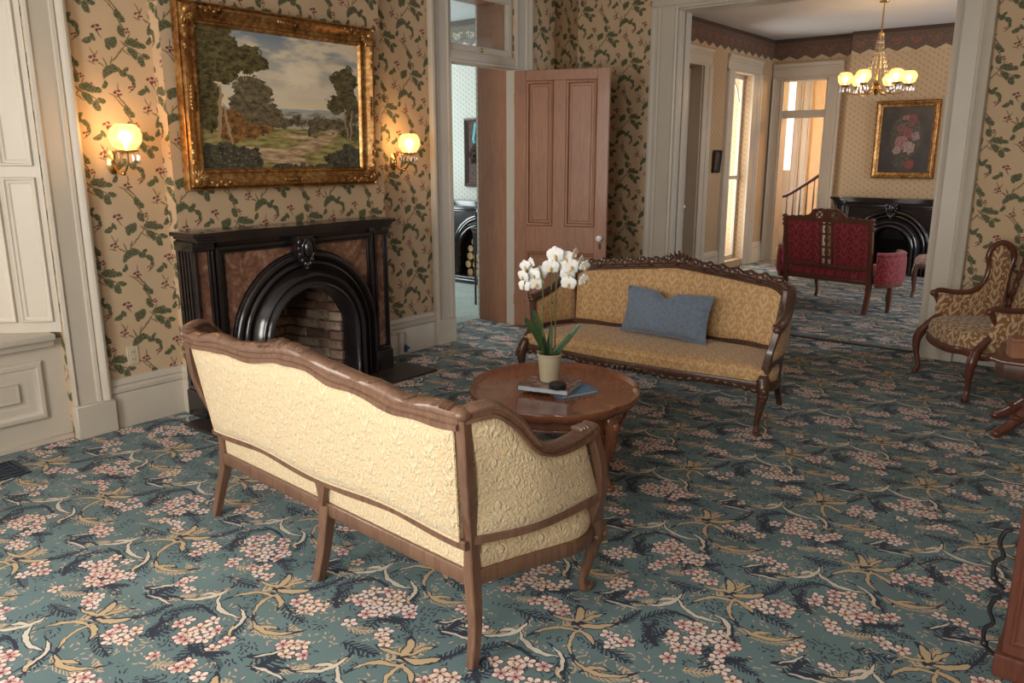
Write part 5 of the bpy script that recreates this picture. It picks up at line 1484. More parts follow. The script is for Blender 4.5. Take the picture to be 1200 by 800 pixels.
# ------------------------------------------------------------------ gilt framed paintings
GILT = [(0, 0), (0, .55), (.06, .75), (.12, .62), (.20, .95), (.30, 1.0), (.38, .86), (.52, .60), (.66, .42), (.74, .40), (.80, .55), (.88, .52), (.94, .30), (1, .22)]
def painting(name, label, loc, rot, w, h, fw_, depth, canvas, frame='gilt', ornate=True, prof=GILT, group=None):
    """local: +x out of the wall, y across, z up, origin at the lower centre"""
    t = bpy.data.objects.new(name, None); t.location = loc; t.rotation_euler = rot; COL.objects.link(t); tag(t, label, 'painting', group)
    bm = NB(); frame_loop(bm, -w / 2, w / 2, 0, h, 0, fw_, depth, prof)
    f = mk('frame', bm, frame, t, ang=45)
    bm = NB(); uvl = bm.loops.layers.uv.new('UVMap'); a, z0, z1 = w / 2 - fw_ * .97, fw_ * .97, h - fw_ * .97; x = depth * .26
    q = bm.faces.new([bm.verts.new(p) for p in ((x, -a, z0), (x, a, z0), (x, a, z1), (x, -a, z1))])
    for l, u in zip(q.loops, ((0, 0), (1, 0), (1, 1), (0, 1))): l[uvl].uv = u
    b_ = bm.faces.new([bm.verts.new(p) for p in ((x - .012, -a, z0), (x - .012, -a, z1), (x - .012, a, z1), (x - .012, a, z0))])
    me = bpy.data.meshes.new('canvas'); bm.to_mesh(me); bm.free(); me.materials.append(M[canvas]); c = bpy.data.objects.new('canvas', me); c.parent = t; COL.objects.link(c)
    if ornate:
        for sy in (-1, 1):
            for sz in (0, 1):
                bm = NB(); cy, cz = sy * (w / 2 - fw_ * .42), (h - fw_ * .42 if sz else fw_ * .42); dy, dz = -sy, (-1 if sz else 1)
                rnd = random.Random(int(10 * (sy + 2) + sz))
                for k in range(9):
                    a_ = R(-28 + k * 18.2); r = .055 + .012 * (k % 2); ca, sa = math.cos(a_), math.sin(a_)
                    ellipsoid(bm, (depth * .9, cy + dy * ca * r * .8, cz + dz * sa * r * .8), (.012, .030, .012), Euler((math.atan2(dz * sa, dy * ca), 0, 0)).to_matrix(), 8, 5)
                for k in range(5):
                    for (ya, za) in ((dy * (.10 + .030 * k), dz * -.015), (dy * -.015, dz * (.10 + .030 * k))):
                        ellipsoid(bm, (depth * .95, cy + ya, cz + za + .008 * (-1) ** k), (.010, .017, .013), Euler((k, 0, 0)).to_matrix(), 8, 5)
                ellipsoid(bm, (depth * 1.0, cy, cz), (.018, .026, .026), None, 10, 6)
                mk('corner_ornament', bm, frame, f)
        for (cy, cz) in ((0, fw_ * .4), (0, h - fw_ * .4), (-w / 2 + fw_ * .4, h / 2), (w / 2 - fw_ * .4, h / 2)):
            bm = NB()
            for k in range(-3, 4):
                off = .022 * k
                ellipsoid(bm, (depth * .95, cy + (off if cz != h / 2 else 0), cz + (off if cz == h / 2 else 0)), (.010, .015, .015 - abs(k) * .002), Euler((k * .4, 0, 0)).to_matrix(), 8, 5)
            mk('centre_ornament', bm, frame, f)
    return t
painting('landscape_painting', 'large gilt framed country landscape painting above the brick fireplace', (-4.632, 3.355, 1.405), (0, R(1.5), 0), 1.51, 1.095, .135, .075, 'landscape_canvas')
painting('flower_painting', 'gilt framed dark flower painting above the far black fireplace', (-2.76, YE - .165, 1.30), (0, R(1), R(-90)), .80, 1.03, .085, .05, 'floral_canvas', 'gilt', False)
painting('small_picture', 'small black framed picture on the far parlour wall beside the tall window', (XL + .004, 10.36, 1.38), (0, R(4), 0), .22, .30, .035, .03, 'photo_dark', 'iron_black', False)

# framed twig wreath in the side room
t = painting('wreath_frame', 'dark frame holding a twig wreath above the log fireplace', (-6.84, 7.944, 1.21), (0, 0, R(-90)), .56, .86, .06, .04, 'photo_dark', 'wood_dark', False)
for c in children(t):
    if c.name.startswith('canvas'):
        c.data.materials.clear(); c.data.materials.append(M['twig_brown'])
bm = NB(); rnd = random.Random(9)
for k in range(70):
    a = rnd.uniform(0, 2 * PI); r = .15 + rnd.uniform(-.05, .05)
    ellipsoid(bm, (.035 + rnd.uniform(-.012, .022), r * math.cos(a), .42 + r * math.sin(a)), (.012, .034, .010), Euler((a + PI / 2 + rnd.uniform(-.8, .8), rnd.uniform(-.5, .5), 0)).to_matrix(), 6, 4)
mk('wreath', bm, 'twig_brown', t)
bm = NB(); sweep(bm, catmull([(.05, -.06, .80), (.055, -.07, .70), (.06, -.085, .60), (.05, -.07, .55)], 5), .018, .003, 'rect', up=(1, 0, 0)); mk('ribbon', bm, 'ribbon_teal', t)

# ------------------------------------------------------------------ gas-style wall sconces
GLOBE = [(.046, -.082), (.060, -.078), (.085, -.050), (.099, -.012), (.099, .018), (.088, .050), (.066, .072), (.060, .078)]
def globe_mesh(name='glass_globe', s=1.0):
    bm = NB(); lathe(bm, [(r * s, z * s) for r, z in GLOBE] + [((r - .004) * s, z * s) for r, z in reversed(GLOBE)], 28, None, False)
    return bm
def bulb_mesh(s=1.0):
    bm = NB(); lathe(bm, [(.0, -.05 * s), (.010 * s, -.048 * s), (.012 * s, -.02 * s), (.026 * s, .008 * s), (.027 * s, .022 * s), (.018 * s, .040 * s), (.0, .046 * s)], 14); return bm
def prism_drop(bm, c, ln=.07, r=.006):
    lathe(bm, [(.0, -ln), (r, -ln + .012), (r * .8, -.012), (.0, 0)], 5, Matrix.Translation(c))
def sconce(label, loc):
    """origin on the wall at bracket height, +x into the room"""
    t = thing('wall_sconce', label, 'wall lamp', loc)
    bm = NB(); lathe(bm, [(.0, 0), (.034, 0), (.036, .006), (.026, .012), (.018, .022), (.0, .026)], 18, Matrix.Scale(1.9, 4, (0, 0, 1)) @ Matrix.Rotation(R(90), 4, 'Y')); mk('backplate', bm, 'brass', t)
    bm = NB(); sweep(bm, catmull([(.015, 0, -.01), (.06, 0, -.055), (.12, 0, -.06), (.17, 0, -.02), (.185, 0, .04), (.185, 0, .06)], 6), .007, .007, 'round', up=(0, 1, 0))
    sweep(bm, catmull([(.03, 0, .03), (.07, 0, .075), (.11, 0, .05), (.10, 0, .01), (.07, 0, .02)], 6), .005, .005, 'tube6', up=(0, 1, 0)); ellipsoid(bm, (.12, 0, -.06), (.014, .014, .014)); mk('arm', bm, 'brass', t)
    bm = NB(); lathe(bm, [(.0, .05), (.02, .05), (.062, .062), (.064, .068), (.05, .070), (.0, .070)], 24, Matrix.Translation((.185, 0, 0))); ga = mk('gallery', bm, 'brass', t)
    for k in range(12):
        a = 2 * PI * k / 12
        bm = NB(); prism_drop(bm, (.185 + .062 * math.cos(a), .062 * math.sin(a), .062), .075, .0055); mk('crystal_drop', bm, 'crystal', ga)
    mk('glass_globe', globe_mesh(s=.88), 'globe_glass', t, (.185, 0, .142))
    mk('bulb', bulb_mesh(), 'bulb_warm', t, (.185, 0, .128))
    l = bpy.data.lights.new('sconce_light', 'POINT'); l.energy = 4.0; l.color = (1.0, .62, .28); l.shadow_soft_size = .05
    o = bpy.data.objects.new('sconce_light', l); o.location = (.185, 0, .15); o.parent = t; COL.objects.link(o)
sconce('lit globe wall lamp between the panelled window and the landscape painting', (XL, 2.235, 1.575))
sconce('lit globe wall lamp beside the side room doorway', (XL, 4.435, 1.565))
# little brass wall hook with a glass drop below the doorway sconce
t = thing('wall_hook', 'tiny brass wall hook with glass drop under the doorway sconce', 'hook', (XL, 4.53, 1.33))
bm = NB(); lathe(bm, [(.0, 0), (.014, 0), (.012, .006), (.004, .010), (.004, .024), (.008, .028), (.0, .034)], 12, Matrix.Rotation(R(90), 4, 'Y')); mk('peg', bm, 'brass', t)
bm = NB(); prism_drop(bm, (.024, 0, 0), .09, .008); mk('glass_drop', bm, 'crystal', t)

# wall outlet, gas pipe, floor vent
t = thing('wall_outlet', 'small cream wall outlet above the baseboard', 'outlet', (XL, 2.226, .37))
bm = NB(); box(bm, 0, .006, -.036, .036, 0, .115, .003); mk('cover_plate', bm, 'ivory_plate', t)
for z in (.035, .080):
    bm = NB(); box(bm, .004, .008, -.016, .016, z - .014, z + .014, .002); s_ = mk('socket', bm, 'ivory_plate', t)
    bm = NB(); box(bm, .007, .0085, -.008, -.005, z - .006, z + .006); box(bm, .007, .0085, .005, .008, z - .006, z + .006); mk('slot', bm, 'iron_black', s_)
t = thing('gas_pipe', 'thin pale gas pipe with blue valve beside the brick fireplace', 'pipe', (XL + .07, 4.44, 0))
bm = NB(); sweep(bm, [(.0, -.36, .205), (.0, -.05, .205), (.0, -.01, .20), (.0, .0, .185), (.0, .0, .0)], .008, .008, 'round', up=(1, 0, 0)); mk('pipe', bm, 'pipe_white', t)
bm = NB(); lathe(bm, [(.0, .03), (.014, .03), (.016, .05), (.014, .09), (.0, .09)], 10); box(bm, -.008, .03, -.012, .022, .055, .075, .004); mk('valve', bm, 'valve_blue', t)
t = thing('floor_vent', 'dark metal floor vent in the carpet below the panelled window', 'vent', (-4.52, 1.30, 0))
bm = NB(); box(bm, -.13, -.112, -.17, .17, 0, .008, .002); box(bm, .112, .13, -.17, .17, 0, .008, .002); box(bm, -.112, .112, -.17, -.152, 0, .008, .002); box(bm, -.112, .112, .152, .17, 0, .008, .002); box(bm, -.115, .115, -.155, .155, .0, .002); mk('frame', bm, 'vent_metal', t)
for k in range(6):
    bm = NB(); box(bm, -.112, .112, -.135 + k * .054 - .004, -.135 + k * .054 + .004, .001, .007, .001); mk('slat', bm, 'vent_metal', t)
for k in range(4):
    bm = NB(); box(bm, -.082 + k * .054 - .004, -.082 + k * .054 + .004, -.152, .152, .001, .0065, .001); mk('slat', bm, 'vent_metal', t)

# ------------------------------------------------------------------ chandelier in the far parlour
CH = thing('chandelier', 'brass and crystal chandelier with lit glass globes in the far parlour', 'chandelier', (-2.64, 9.9, 2.30))
bm = NB(); lathe(bm, [(.0, .0), (.008, .0), (.008, CEIL - 2.30 - .02), (.05, CEIL - 2.30 - .012), (.055, CEIL - 2.30), (.0, CEIL - 2.30)], 12); mk('rod', bm, 'brass', CH)
bm = NB(); lathe(bm, [(.0, -.03), (.02, -.02), (.035, .01), (.05, .04), (.03, .075), (.045, .10), (.02, .13), (.0, .14)], 16); mk('hub', bm, 'brass', CH)
bm = NB(); lathe(bm, [(.0, .60), (.03, .60), (.034, .625), (.012, .65), (.0, .65)], 12); mk('crown_cap', bm, 'brass', CH)
bm = NB()
for k in range(12):
    a = 2 * PI * k / 12
    for j in range(9):
        f = j / 9; r = .028 + (.135 - .028) * f ** 1.3; z = .60 - .48 * f
        ellipsoid(bm, (r * math.cos(a), r * math.sin(a), z), (.010, .010, .022), None, 6, 4)
mk('crystal_cone', bm, 'crystal', CH)
lg = bpy.data.lights.new('chandelier_light', 'POINT'); lg.energy = 3; lg.color = (1, .62, .28); lg.shadow_soft_size = .05
for k in range(6):
    a = R(20) + 2 * PI * k / 6; c, s = math.cos(a), math.sin(a)
    bm = NB(); sweep(bm, catmull([(c * .03, s * .03, .05), (c * .14, s * .14, -.01), (c * .26, s * .26, -.005), (c * .33, s * .33, .05), (c * .33, s * .33, .075)], 5), .007, .007, 'tube6'); lathe(bm, [(.0, .065), (.02, .065), (.055, .085), (.0, .088)], 16, Matrix.Translation((c * .33, s * .33, 0))); arm = mk('arm', bm, 'brass', CH)
    mk('glass_globe', globe_mesh(s=.85), 'globe_glass', arm, (c * .33, s * .33, .162))
    mk('bulb', bulb_mesh(.92), 'bulb_warm', arm, (c * .33, s * .33, .140))
    bm = NB()
    for j in range(8):
        b_ = 2 * PI * j / 8; prism_drop(bm, (c * .33 + .055 * math.cos(b_), s * .33 + .055 * math.sin(b_), .078), .07, .007)
    mk('crystal_fringe', bm, 'crystal', arm)
    o = bpy.data.objects.new('chandelier_light', lg); o.location = (c * .33, s * .33, .16); o.parent = CH; COL.objects.link(o)

# ------------------------------------------------------------------ stair hall: balustrade and lamp light
ST = thing('stair_balustrade', 'dark stair balustrade in the hall beyond the far doorway', 'railing', (-4.87, 13.50, 0))
bm = NB(); sweep(bm, catmull([(-.05, 0, .93), (.1, 0, 1.0), (.5, 0, 1.27), (1.0, 0, 1.62)], 6), .025, .028, 'round'); mk('handrail', bm, 'wood_dark', ST)
for k in range(9):
    x = .02 + k * .11; zt = .97 + x * .66
    bm = NB(); lathe(bm, [(.0, .0 + x * .62), (.012, .0 + x * .62), (.012, .12 + x * .62), (.017, .2 + x * .64), (.009, .34 + x * .64), (.015, .55 + x * .65), (.009, .8 + x * .65), (.009, zt), (.0, zt)], 8, Matrix.Translation((x, 0, 0))); mk('baluster', bm, 'wood_dark', ST)
STR = thing('staircase', 'white panelled staircase side in the hall', 'stairs', (-4.87, 13.60, 0))
for k in range(6):
    bm = NB(); box(bm, .0 + k * .26, 1.62, -.04, .9, k * .17, k * .17 + .17, .006); mk('step', bm, 'white_paint', STR)
l = bpy.data.lights.new('hall_lamp_light', 'POINT'); l.energy = 55; l.color = (1, .66, .32); l.shadow_soft_size = .12
HL = thing('hall_lamp', 'globe ceiling lamp in the stair hall', 'lamp', (-3.45, 13.2, 2.60))
mk('glass_globe', globe_mesh(), 'globe_glass', HL, (0, 0, .1)); mk('bulb', bulb_mesh(), 'bulb_warm', HL, (0, 0, .08))
bm = NB(); lathe(bm, [(.0, .17), (.05, .175), (.02, .2), (.008, .22), (.008, CEIL - 2.6), (.0, CEIL - 2.6)], 12); mk('stem', bm, 'brass', HL)
o = bpy.data.objects.new('hall_lamp_light', l); o.location = (0, 0, .1); o.parent = HL; COL.objects.link(o)
# ------------------------------------------------------------------ red settee in the far parlour (seen from behind)
def settee(loc, rz):
    t = thing('settee', 'crimson upholstered settee with pierced wooden back in the far parlour', 'settee', loc, rz)
    F, C = 'fabric_red', 'wood_red'
    hw = .475
    def bk(x, z): return Vector((x, -.0 - .14 * (z - .35), z))
    for s in (-1, 1):
        bm = NB(); sweep(bm, catmull([(s * hw, -.05, 0), (s * hw, -.01, .16), (s * hw, .0, .35), tuple(bk(s * hw, .65)), tuple(bk(s * hw, .95))], 5), .024, .024, 'rect', up=(0, 1, 0))
        for z in (.88, .93, .97): ellipsoid(bm, bk(s * (hw + .015), z), (.032, .028, .022), None, 8, 6)
        mk('rear_leg', bm, C, t)
    # crest with stepped pediment and two pierced crosses
    def prof(x):
        a = abs(x)
        return 1.065 if a < .13 else (1.065 - (a - .13) * .9 if a < .20 else .99 - (a - .20) * .06)
    bm = NB()
    n = 40; up_, lo_ = [], []
    for i in range(n + 1):
        x = -hw - .02 + (2 * hw + .04) * i / n
        z1, z0 = prof(x) + .006 * math.sin(i * 1.9), (.985 if abs(x) < .155 else .925)
        if abs(x) < .155: z0 = 1.035
        for lst, z in ((up_, z1), (lo_, z0)): p = bk(x, z); lst.append((bm.verts.new(p + Vector((0, -.016, 0))), bm.verts.new(p + Vector((0, .016, 0)))))
    for i in range(n):
        a, b_, c, d = up_[i], up_[i + 1], lo_[i], lo_[i + 1]
        bm.faces.new((a[0], b_[0], d[0], c[0])); bm.faces.new((a[1], c[1], d[1], b_[1])); bm.faces.new((a[0], a[1], b_[1], b_[0])); bm.faces.new((c[0], d[0], d[1], c[1]))
    bm.faces.new((up_[0][0], lo_[0][0], lo_[0][1], up_[0][1])); bm.faces.new((up_[n][0], up_[n][1], lo_[n][1], lo_[n][0]))
    for (a, b_, p, q) in ((-.155, .155, .925, .965), (-.165, -.125, .94, 1.05), (-.045, .045, .94, 1.05), (.125, .165, .94, 1.05)):
        obox(bm, bk((a + b_) / 2, (p + q) / 2), (b_ - a, .032, q - p), None, .003)
    for s in (-1, 1):
        for e in (-1, 1): obox(bm, bk(s * .085, 1.0), (.012, .02, .11), Euler((0, e * R(45), 0)).to_matrix(), .002)
        ellipsoid(bm, bk(s * .085, 1.0), (.016, .014, .016), None, 8, 6)
    mk('crest_rail', bm, C, t)
    # pierced centre splat
    bm = NB()
    for s in (-1, 1): obox(bm, bk(s * .062, .68), (.022, .026, .50), Euler((R(8), 0, 0)).to_matrix(), .003)
    obox(bm, bk(0, .68), (.030, .022, .50), Euler((R(8), 0, 0)).to_matrix(), .003)
    for z in (.47, .55, .66, .80, .90): obox(bm, bk(0, z), (.12, .022, .022 if z != .55 else .03), None, .003)
    for z in (.60, .73, .85): ellipsoid(bm, bk(0, z), (.030, .014, .022), None, 8, 6)
    mk('splat', bm, C, t)
    bm = NB(); sweep(bm, [bk(-hw, .455), bk(hw, .455)], .016, .024, 'rect'); mk('lower_back_rail', bm, C, t)
    for s in (-1, 1):
        def f(u, v, s=s):
            x0, x1 = (.078, hw - .022); x = x0 + (x1 - x0) * u
            return bk(s * x, .478 + (.925 - .478) * v)
        po = (.03, .02) if s > 0 else (.02, .03)
        mk('back_panel', patch(f, 12, 12, po[1], po[0], .01, 5), F, t)
    # seat with rolled rear edge
    def fs(u, v): return Vector(((2 * u - 1) * (hw + .0), .0 + .60 * v, .37))
    mk('seat', patch(fs, 20, 14, .07, .03, .02, 8), F, t)
    bm = NB(); box(bm, -hw, hw, -.012, .60, .295, .345, .008, 2); mk('seat_rail', bm, C, t)
    # bowed stuffed arms standing out at the sides
    for s in (-1, 1):
        def fa(u, v, s=s):
            a = R(-75 + 150 * u)
            r = .17
            x = hw + .01 + r * math.cos(a) * .95; y = .25 + .25 * math.sin(a)
            return Vector((s * x, y, .31 + .30 * v))
        po = (.03, .03)
        ar = mk('arm', patch(fa, 16, 10, .025, .025, .02, 5), F, t)
        bm = NB(); pts = []
        for i in range(17):
            a = R(-75 + 150 * i / 16); pts.append((s * (hw + .01 + .17 * math.cos(a) * .95), .25 + .25 * math.sin(a), .615))
        sweep(bm, pts, .040, .026, 'round'); mk('arm_roll', bm, F, ar)
        bm = NB(); sweep(bm, [(p[0], p[1], .30) for p in pts], .025, .02, 'rect'); mk('arm_rail', bm, C, t)
        bm = NB(); sweep(bm, catmull([(s * (hw + .13), .20, .30), (s * (hw + .13), .21, .15), (s * (hw + .12), .21, 0)], 4), [.026, .020, .016], [.026, .020, .016], 'rect', up=(0, 1, 0)); mk('side_leg', bm, C, t)
        bm = NB(); sweep(bm, catmull([(s * .42, .58, .31), (s * .43, .60, .2), (s * .41, .59, .08), (s * .43, .61, .01)], 4), [.03, .026, .016, .02], [.03, .026, .016, .02], 'round', up=(0, 1, 0)); mk('front_leg', bm, C, t)
settee((-2.655, 8.76, 0), R(-11))

# ------------------------------------------------------------------ rose side chair by the far fireplace
t = thing('side_chair', 'faded rose upholstered side chair beside the far black fireplace', 'chair', (-1.86, 10.25, 0), R(100))
for s in (-1, 1):
    bm = NB(); sweep(bm, catmull([(s * .20, -.30, 0), (s * .20, -.24, .2), (s * .20, -.22, .42), (s * .20, -.27, .70), (s * .19, -.33, .92)], 5), .018, .018, 'rect', up=(0, 1, 0)); mk('rear_leg', bm, 'wood_red', t)
    bm = NB(); sweep(bm, catmull([(s * .22, .21, .38), (s * .23, .23, .28), (s * .215, .22, .1), (s * .22, .23, .005)], 5), [.03, .028, .015, .02], [.03, .028, .015, .02], 'round', up=(0, 1, 0)); mk('front_leg', bm, 'wood_red', t)
bm = NB(); box(bm, -.23, .23, -.23, .23, .34, .40, .01, 2); mk('seat_rail', bm, 'wood_red', t)
mk('seat', patch(lambda u, v: Vector(((2 * u - 1) * .235, -.23 + .47 * v, .41)), 14, 14, .06, .01, .012, 5), 'fabric_rose', t)
mk('backrest', patch(lambda u, v: Vector(((2 * u - 1) * .175, -.245 - .17 * v * .6, .56 + .34 * v)), 12, 12, .03, .03, .01, 4), 'fabric_rose', t)
bm = NB(); sweep(bm, catmull([(-.20, -.325, .90), (-.1, -.335, .945), (0, -.34, .96), (.1, -.335, .945), (.20, -.325, .90)], 5), .018, .024, 'mould'); mk('crest_rail', bm, 'wood_red', t)
bm = NB(); sweep(bm, [(-.2, -.235, .53), (.2, -.235, .53)], .014, .018, 'rect'); mk('lower_back_rail', bm, 'wood_red', t)

# ------------------------------------------------------------------ tapestry armchair by the wide opening
def armchair(loc, rz):
    t = thing('armchair', 'carved armchair in brown tapestry beside the wide opening', 'armchair', loc, rz)
    F, C = 'fabric_tapestry', 'wood_red'
    # side profile (y, z) of arm rising into a rounded ear at the back
    prof = [(.235, .625), (.20, .640), (.10, .625), (.0, .630), (-.07, .665), (-.115, .74), (-.125, .82), (-.108, .895), (-.135, .965), (-.20, .995), (-.265, .965), (-.295, .89), (-.280, .81), (-.265, .70), (-.27, .56)]
    for s in (-1, 1):
        xo = .355
        pts = catmull([(s * (xo + .02 * (1 if y > 0 else .2)), y, z) for y, z in prof], 5)
        bm = NB(); sweep(bm, pts, .019, .019, 'round', up=(1, 0, 0)); ellipsoid(bm, Vector((s * (xo + .02), .245, .618)), (.026, .028, .026), None, 10, 8)
        mk('arm_rail', bm, C, t)
        # upholstered side inside that outline: fan between the seat line and the outline
        top = [(.215, .612), (.10, .605), (.0, .612), (-.075, .65), (-.13, .74), (-.145, .82), (-.13, .89), (-.155, .945), (-.20, .97), (-.245, .945), (-.272, .88), (-.262, .80)]
        tp = catmull([(0, y, z) for y, z in top], 4)
        def fs(u, v, s=s):
            x = u * (len(tp) - 1); i = min(int(x), len(tp) - 2); p = tp[i].lerp(tp[i + 1], x - i)
            b_ = Vector((0, .225 - .465 * min(1, u * 1.35) if u < .7 else .225 - .465 * (.945 + .055 * (u - .7) / .3), .40))
            q = b_.lerp(p, v); return Vector((s * (xo + .012), q.y, q.z))
        mk('side_panel', patch(fs, 40, 12, .022 if s > 0 else .03, .03 if s > 0 else .022, .010, 6), F, t)
        # arm support sweeping into the front leg
        bm = NB(); sweep(bm, catmull([(s * .375, .235, .61), (s * .372, .20, .54), (s * .362, .19, .47), (s * .365, .26, .39), (s * .37, .32, .32)], 6), [.018, .018, .020, .026, .03], [.018, .018, .020, .026, .03], 'round', up=(1, 0, 0)); mk('arm_support', bm, C, t)
        bm = NB(); sweep(bm, catmull([(s * .37, .30, .34), (s * .385, .325, .27), (s * .375, .325, .17), (s * .355, .31, .08), (s * .365, .325, .02), (s * .37, .34, .006)], 6), [.036, .032, .022, .016, .022, .024], [.036, .032, .022, .016, .022, .016], 'round', up=(1, 0, 0)); mk('front_leg', bm, C, t)
        bm = NB(); sweep(bm, catmull([(s * .33, -.30, .34), (s * .335, -.32, .18), (s * .34, -.36, .0)], 5), [.026, .022, .018], [.026, .022, .018], 'rect', up=(0, 1, 0)); mk('rear_leg', bm, C, t)
        bm = NB()                                  # carved post between the ear and the back
        for k in range(7): ellipsoid(bm, (s * (.335 - .006 * k), -.29 - .012 * k, .56 + .065 * k), (.022, .020, .042), Euler((.2, s * .3 * (-1) ** k, 0)).to_matrix(), 8, 6)
        mk('back_post', bm, C, t)
    # back panel with arched, carved crest
    def zt(x): return 1.06 - .9 * x * x * 1.2
    def fb(u, v):
        x = (2 * u - 1) * .275
        return Vector((x, -.26 - .14 * v - .03 * (1 - (x / .28) ** 2), .44 + (zt(x) - .04 - .44) * v))
    mk('back_panel', patch(fb, 20, 16, .03, .04, .012, 5), F, t)
    bm = NB(); path = [Vector((-.32 + .64 * i / 28, -.395 - .03 * (1 - ((-.32 + .64 * i / 28) / .32) ** 2), zt(-.32 + .64 * i / 28) - .012)) for i in range(29)]
    sweep(bm, path, .020, .024, 'mould')
    for k in range(-4, 5): ellipsoid(bm, Vector((k * .026, -.415, 1.065 - abs(k) * .006)), (.014, .020, .030), Euler((0, k * .25, 0)).to_matrix(), 8, 6)
    mk('crest_rail', bm, C, t)
    # rounded seat on a scalloped rail
    ring = [Vector((.36 * math.copysign(abs(math.cos(a)) ** .55, math.cos(a)), .02 + .315 * math.copysign(abs(math.sin(a)) ** .62, math.sin(a)), 0)) for a in [2 * PI * i / 56 for i in range(56)]]
    bm = NB(); sweep(bm, [p + Vector((0, 0, .315 + .010 * math.cos(i / 56 * 2 * PI * 6))) for i, p in enumerate(ring)], .020, .026, 'rect', closed=True); mk('seat_rail', bm, C, t)
    bm = NB(); uvl = bm.loops.layers.uv.new('UVMap'); c = Vector((0, .02, 0))
    rg = [[bm.verts.new(c + (p - c) * k + Vector((0, 0, z))) for p in ring] for k, z in ((1.0, .325), (1.02, .36), (1.03, .40), (.99, .435), (.9, .455), (.6, .475), (.2, .482))]; m = len(ring)
    for A, B_ in zip(rg, rg[1:]):
        for i in range(m): bm.faces.new((A[i], A[(i + 1) % m], B_[(i + 1) % m], B_[i]))
    bm.faces.new(rg[0]); bm.faces.new(list(reversed(rg[-1])))
    for f in bm.faces:
        for l in f.loops: l[uvl].uv = (l.vert.co.x, l.vert.co.y + .5 - l.vert.co.z)
    mk('seat', bm, F, t, ang=60)
armchair((-.765, 6.375, 0), R(126.9))

# ------------------------------------------------------------------ low carved table at the armchair, with a box and a jar
t = thing('side_table', 'low dark side table with carved splayed feet beside the armchair', 'table', (-.26, 5.47, 0), 0)
TS = .47
bm = NB(); prism(bm, [(-.36, -.22), (-.30, -.28), (.30, -.28), (.36, -.22), (.36, .22), (.30, .28), (-.30, .28), (-.36, .22)], TS - .022, TS, 'z', .006); mk('table_top', bm, 'wood_red', t)
bm = NB(); prism(bm, [(-.33, -.20), (-.28, -.25), (.28, -.25), (.33, -.20), (.33, .20), (.28, .25), (-.28, .25), (-.33, .20)], TS - .105, TS - .022, 'z', .004); mk('apron', bm, 'wood_dark', t)
bm = NB(); lathe(bm, [(.0, .10), (.05, .10), (.07, .14), (.045, .18), (.035, .26), (.055, .30), (.07, .34), (.08, .37), (.0, .37)], 14); mk('pedestal', bm, 'wood_red', t)
for (fx, fy) in ((-.27, -.24), (-.33, .15), (.27, -.22), (.30, .2)):
    bm = NB(); L_ = math.hypot(fx, fy); cx_, cy_ = fx / L_, fy / L_
    sweep(bm, catmull([(cx_ * .02, cy_ * .02, .30), (cx_ * .10, cy_ * .10, .25), (cx_ * .20, cy_ * .20, .15), (cx_ * (L_ - .06), cy_ * (L_ - .06), .06), (fx, fy, .028)], 6), [.030, .032, .030, .028, .026], [.045, .045, .038, .032, .026], 'round')
    for k in range(3): ellipsoid(bm, (cx_ * (.12 + .07 * k), cy_ * (.12 + .07 * k), .26 - .07 * k), (.034, .034, .020), None, 8, 6)
    ellipsoid(bm, (fx, fy, .026), (.034, .034, .026), None, 10, 6); mk('foot', bm, 'wood_red', t)
t = thing('wooden_box', 'plain reddish wooden box on the low side table', 'box', (-.47, 5.36, TS), R(20))
bm = NB(); box(bm, -.075, .075, -.055, .055, 0, .095, .004); mk('body', bm, 'wood_door', t)
bm = NB(); box(bm, -.078, .078, -.058, .058, .096, .116, .004); mk('lid', bm, 'wood_door', t)
t = thing('glass_jar', 'small glass jar with dark lid on the low side table', 'jar', (-.335, 5.33, TS))
bm = NB(); lathe(bm, [(.0, 0), (.034, 0), (.038, .01), (.038, .07), (.028, .088), (.0, .088)], 18); mk('jar_body', bm, 'crystal', t)
bm = NB(); lathe(bm, [(.0, .089), (.046, .089), (.046, .10), (.02, .108), (.0, .112)], 18); mk('lid', bm, 'iron_black', t)

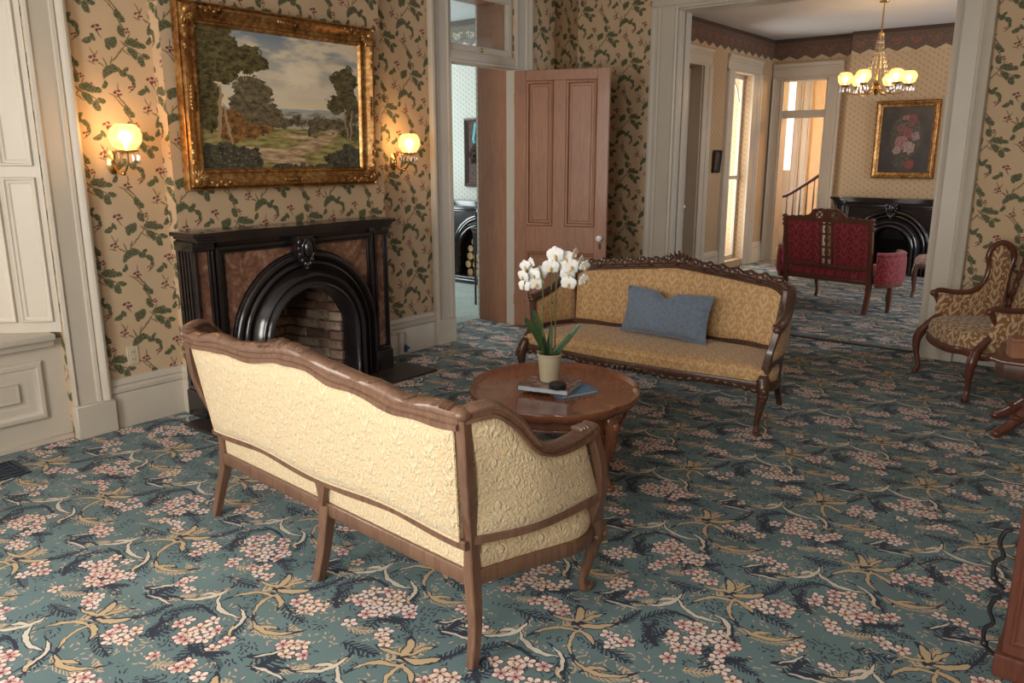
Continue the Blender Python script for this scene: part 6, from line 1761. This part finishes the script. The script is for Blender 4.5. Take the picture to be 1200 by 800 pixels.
# ------------------------------------------------------------------ cabinet and iron scroll stand at the right
t = thing('cabinet', 'polished reddish brown wooden cabinet standing on the carpet', 'cabinet', (.122, 2.96, 0))
bm = NB(); box(bm, -.30, .30, -.25, .25, .08, .86, .004); mk('body', bm, 'wood_red', t)
bm = NB(); box(bm, -.315, .315, -.265, .265, 0, .08, .008, 2); mk('plinth', bm, 'wood_red', t)
bm = NB(); box(bm, -.33, .33, -.28, .28, .86, .89, .008, 2); mk('cabinet_top', bm, 'wood_red', t)
for s in (-1, 1):
    bm = NB(); b2 = NB(); frame_loop(b2, min(s * .02, s * .28), max(s * .02, s * .28), .12, .82, 0, .045, .012, RAISED); b2.transform(Matrix(((0, 1, 0, 0), (-1, 0, 0, -.25), (0, 0, 1, 0), (0, 0, 0, 1)))); merge(bm, b2); d = mk('door', bm, 'wood_red', t)
    bm = NB(); ellipsoid(bm, (s * .035, -.27, .5), (.012, .014, .012)); mk('knob', bm, 'brass', d)
for z in (.07, .30):
    bm = NB(); sweep(bm, catmull([(-.315, -.255, z), (-.345, -.26, z + .03), (-.350, -.26, z + .08), (-.330, -.26, z + .11), (-.345, -.26, z + .15), (-.335, -.26, z + .19), (-.318, -.255, z + .2)], 5), .007, .007, 'tube6', up=(0, 1, 0)); ellipsoid(bm, (-.345, -.26, z + .03), (.012, .012, .012)); mk('iron_scroll', bm, 'iron_black', t)

# ------------------------------------------------------------------ black stand in the side room
t = thing('black_stand', 'black lacquered chest on slim legs in front of the log fireplace', 'stand', (-5.56, 6.66, 0))
bm = NB(); box(bm, -.17, .17, -.17, .17, .58, .80, .004); mk('body', bm, 'iron_black', t)
bm = NB(); box(bm, -.185, .185, -.185, .185, .82, .85, .004); mk('top', bm, 'iron_black', t)
bm = NB(); box(bm, -.175, .175, -.175, .175, .80, .82, .002); mk('red_band', bm, 'wood_table', t)
for sx in (-1, 1):
    for sy in (-1, 1):
        bm = NB(); lathe(bm, [(.0, 0), (.012, 0), (.012, .4), (.016, .5), (.012, .58), (.0, .58)], 8, Matrix.Translation((sx * .15, sy * .15, 0))); mk('leg', bm, 'iron_black', t)
